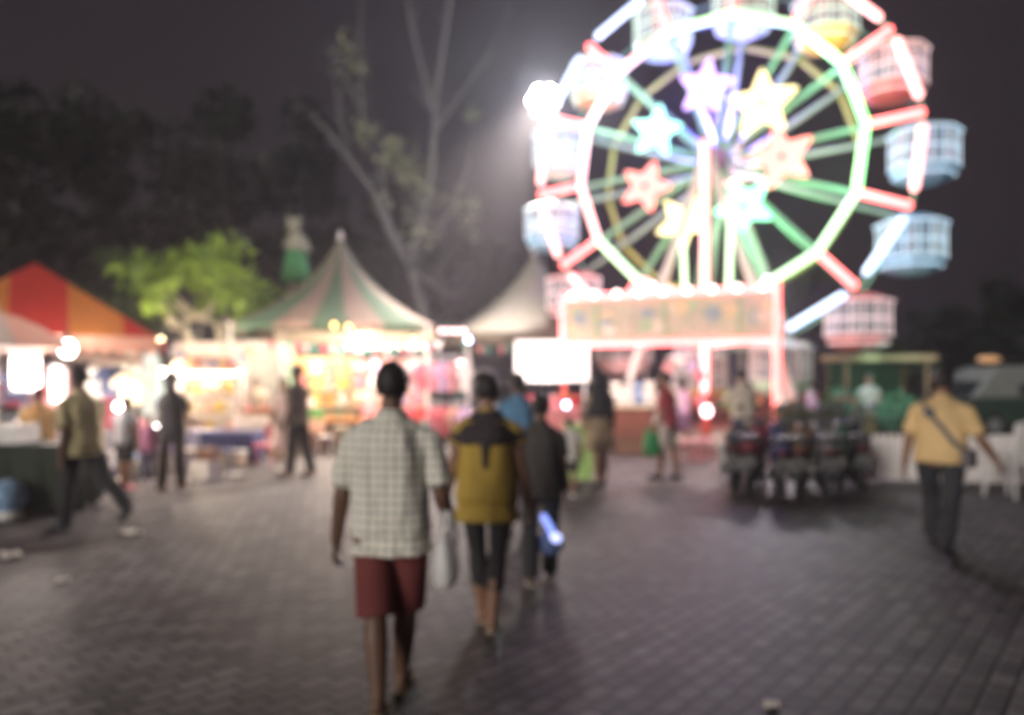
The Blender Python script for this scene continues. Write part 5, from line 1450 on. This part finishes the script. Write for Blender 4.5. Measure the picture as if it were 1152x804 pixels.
# --- left hand side
person('man in a yellow grey shirt and dark trousers striding past the left stalls', at(93, 8.5), 1.74, R(64), 'dark', legs=((14, 4), (-34, 22)), arms=((-14, 7, 18), (20, 6, 30)), lean=3, top='shirt', topm=fb('khaki_yellow', (.56, .48, .27)), hem=.82, sleeve=.75, loose=.034, bottom='trousers', botm=fb('black_trousers', (.028, .026, .03)), shoem=P['black'], eyes=True, width=1.1, vox=.0075)
person('small girl in a yellow top and orange shorts at the counter on the left edge', at(44, 10.9), 1.50, R(40), 'brown', legs=((6, 4), (-4, 2)), arms=((20, 8, 40), (10, 8, 30)), female=True, top='shirt', topm=fb('warm_yellow', (.72, .45, .18)), hem=.84, bottom='shorts', botm=fb('bright_orange', (.75, .14, .07)), shoem=P['brown'], hair='tail', hairmat=fb('auburn_hair', (.10, .03, .025)), width=1.12)
person('boy in a grey shirt and black shorts beside the striding man', at(141, 11.7), 1.36, R(-20), 'brown', legs=((4, 2), (-4, 2)), top='shirt', topm=fb('mid_grey', (.33, .33, .35)), hem=.84, bottom='shorts', botm=fb('black_shorts', (.03, .03, .035)), shoem=P['rose'], width=1.12)
person('woman in black with long hair standing before the lit food cart', at(193, 11.6), 1.68, R(-8), 'tan', legs=((-8, 2), (9, 2)), arms=((10, 14, 50), (8, 12, 55)), female=True, top='shirt', topm=fb('faded_black', (.07, .065, .07)), hem=.8, sleeve=.5, bottom='trousers', botm=fb('taupe_trousers', (.09, .07, .065)), shoem=P['brown'], hair='long', width=1.05)
person('small child in a purple top at the violet cloth table', at(167, 12.6), 1.05, R(10), 'brown', legs=((3, 0), (-3, 0)), top='shirt', topm=fb('plum', (.22, .08, .14)), hem=.8, bottom='trousers', botm=fb('navy_trousers', (.04, .04, .07)), shoem=P['white'], width=1.15)
person('person in a dark patterned top and black trousers walking before the white screen', at(336, 13.4), 1.84, R(68), 'dark', legs=((9, 3), (-9, 8)), arms=((-6, 7, 30), (12, 7, 40)), top='shirt', topm=mat('dark_patterned_cotton', (.16, .13, .10), .85, var=.75, scale=26), hem=.82, sleeve=.8, bottom='trousers', botm=fb('black_denim', (.028, .027, .03)), shoem=P['brown'], hair='bun', width=1.0, eyes=True)
person('woman in a pale pink dress standing behind the person in black trousers', at(319, 14.2), 1.62, R(200), 'tan', arms=((8, 8, 30), (8, 8, 30)), female=True, top='dress', topm=fb('pale_pink', (.75, .55, .5)), hem=.45, sleeve=.6, bottom='none', shoem=P['white'], hair='long', eyes=True)
person('stall keeper in a pink apron behind the toys on the grey cloth table', at(58, 13.3), 1.6, R(190), 'tan', arms=((24, 10, 50), (20, 10, 60)), female=True, top='shirt', topm=fb('pink_cotton', (.7, .3, .32)), hem=.8, bottom='skirt', botm=fb('grey_skirt', (.2, .18, .2)), shoem=P['black'], hair='bun', eyes=True, vox=.011)
person('stall keeper in a white shirt behind the counter of the prize stall', at(418, 20.0), 1.64, R(175), 'tan', arms=((20, 10, 50), (16, 10, 50)), top='shirt', topm=fb('plain_white', (.7, .66, .6)), hem=.82, bottom='trousers', botm=fb('dark_trousers', (.04, .04, .045)), shoem=P['black'], eyes=True, vox=.012)

person('woman in a rose top bending over the clothes behind the striding man', at(121, 13.9), 1.62, R(30), 'tan', arms=((30, 10, 40), (35, 10, 40)), lean=14, female=True, top='shirt', topm=fb('rose_cotton', (.6, .16, .22)), hem=.82, bottom='trousers', botm=fb('black_slacks', (.03, .03, .03)), shoem=P['black'], hair='long', vox=.011)
person('man in a white shirt behind the crates of fruit', at(289, 19.6), 1.66, R(185), 'brown', arms=((24, 10, 40), (20, 10, 45)), lean=8, top='shirt', topm=fb('ivory', (.66, .6, .5)), hem=.82, bottom='trousers', botm=fb('brown_slacks', (.08, .06, .05)), shoem=P['black'], eyes=True, vox=.012)
person('onlooker in a lilac top on the deck behind the red T-shirted man', at(768, 18.9), 1.66, R(20), 'tan', female=True, top='shirt', topm=fb('lilac_cotton', (.55, .4, .6)), hem=.82, bottom='skirt', botm=fb('violet_skirt', (.2, .12, .22)), shoem=P['black'], hair='long', vox=.012)
person('onlooker in a white T-shirt by the ticket counter', at(703, 18.6), 1.6, R(-30), 'brown', top='shirt', topm=fb('cool_white', (.65, .68, .7)), hem=.82, bottom='trousers', botm=fb('blue_jeans', (.07, .1, .2)), shoem=P['black'], vox=.012)

# ------------------------------------------------------------------ litter on the paving
pap = mat('paper', (.75, .7, .62), .7)
for px, py, w, lab in ((868, 795, .05, 'scrap of white paper lying low on the open paving near the lower edge'), (12, 626, .11, 'crumpled paper on the paving at the left edge'), (147, 601, .12, 'flat paper scrap on the paving behind the heel of the striding man'), (268, 535, .16, 'round paper plate on the paving before the prize stall'), (222, 541, .14, 'pale paper scrap on the paving below the food cart'), (133, 545, .14, 'white paper cup lying by the feet of the grey shirted boy'), (70, 655, .07, 'tiny scrap of paper on the dark paving left of the plaid shirted man')):
    D = F * CAMZ / (py - HOR); q = MB()
    if 'plate' in lab: q.lathe([(.02, .006), (w * .7, .006), (w, .03), (w * .98, .034), (w * .68, .012), (.02, .012)], n=16)
    elif 'cup' in lab: q.tube((-w * .6, 0, w * .42), (w * .6, .03, w * .36), w * .42, w * .3, 12)
    else:
        n = 6; vs = []; fs = []; rn = random.Random(px)
        for i in range(n):
            for j in range(n): vs.append((-w + 2 * w * i / (n - 1), -w * .7 + 1.4 * w * j / (n - 1), .01 + rn.random() * w * .35))
        for i in range(n - 1):
            for j in range(n - 1): fs.append((i * n + j, i * n + j + 1, (i + 1) * n + j + 1, (i + 1) * n + j))
        q.add(vs, fs)
    o = q.build('paper_scrap', pap, None); o.location = at(px, D); o.rotation_euler = (0, 0, px * .7)
    tag(o, lab, 'paper')

# ------------------------------------------------------------------ thin night haze round the lamps
hz = MB(); hz.box((0, 45, 24), (320, 150, 50.0))
ho = hz.build('haze', None); ho['kind'] = 'stuff'
hm_ = bpy.data.materials.new('night_haze'); hm_.use_nodes = True
n = hm_.node_tree.nodes; n.clear()
out = n.new('ShaderNodeOutputMaterial'); pv = n.new('ShaderNodeVolumePrincipled')
pv.inputs['Color'].default_value = (.92, .88, .97, 1); pv.inputs['Density'].default_value = .0021; pv.inputs['Anisotropy'].default_value = .68
hm_.node_tree.links.new(pv.outputs[0], out.inputs['Volume'])
ho.data.materials.clear(); ho.data.materials.append(hm_)
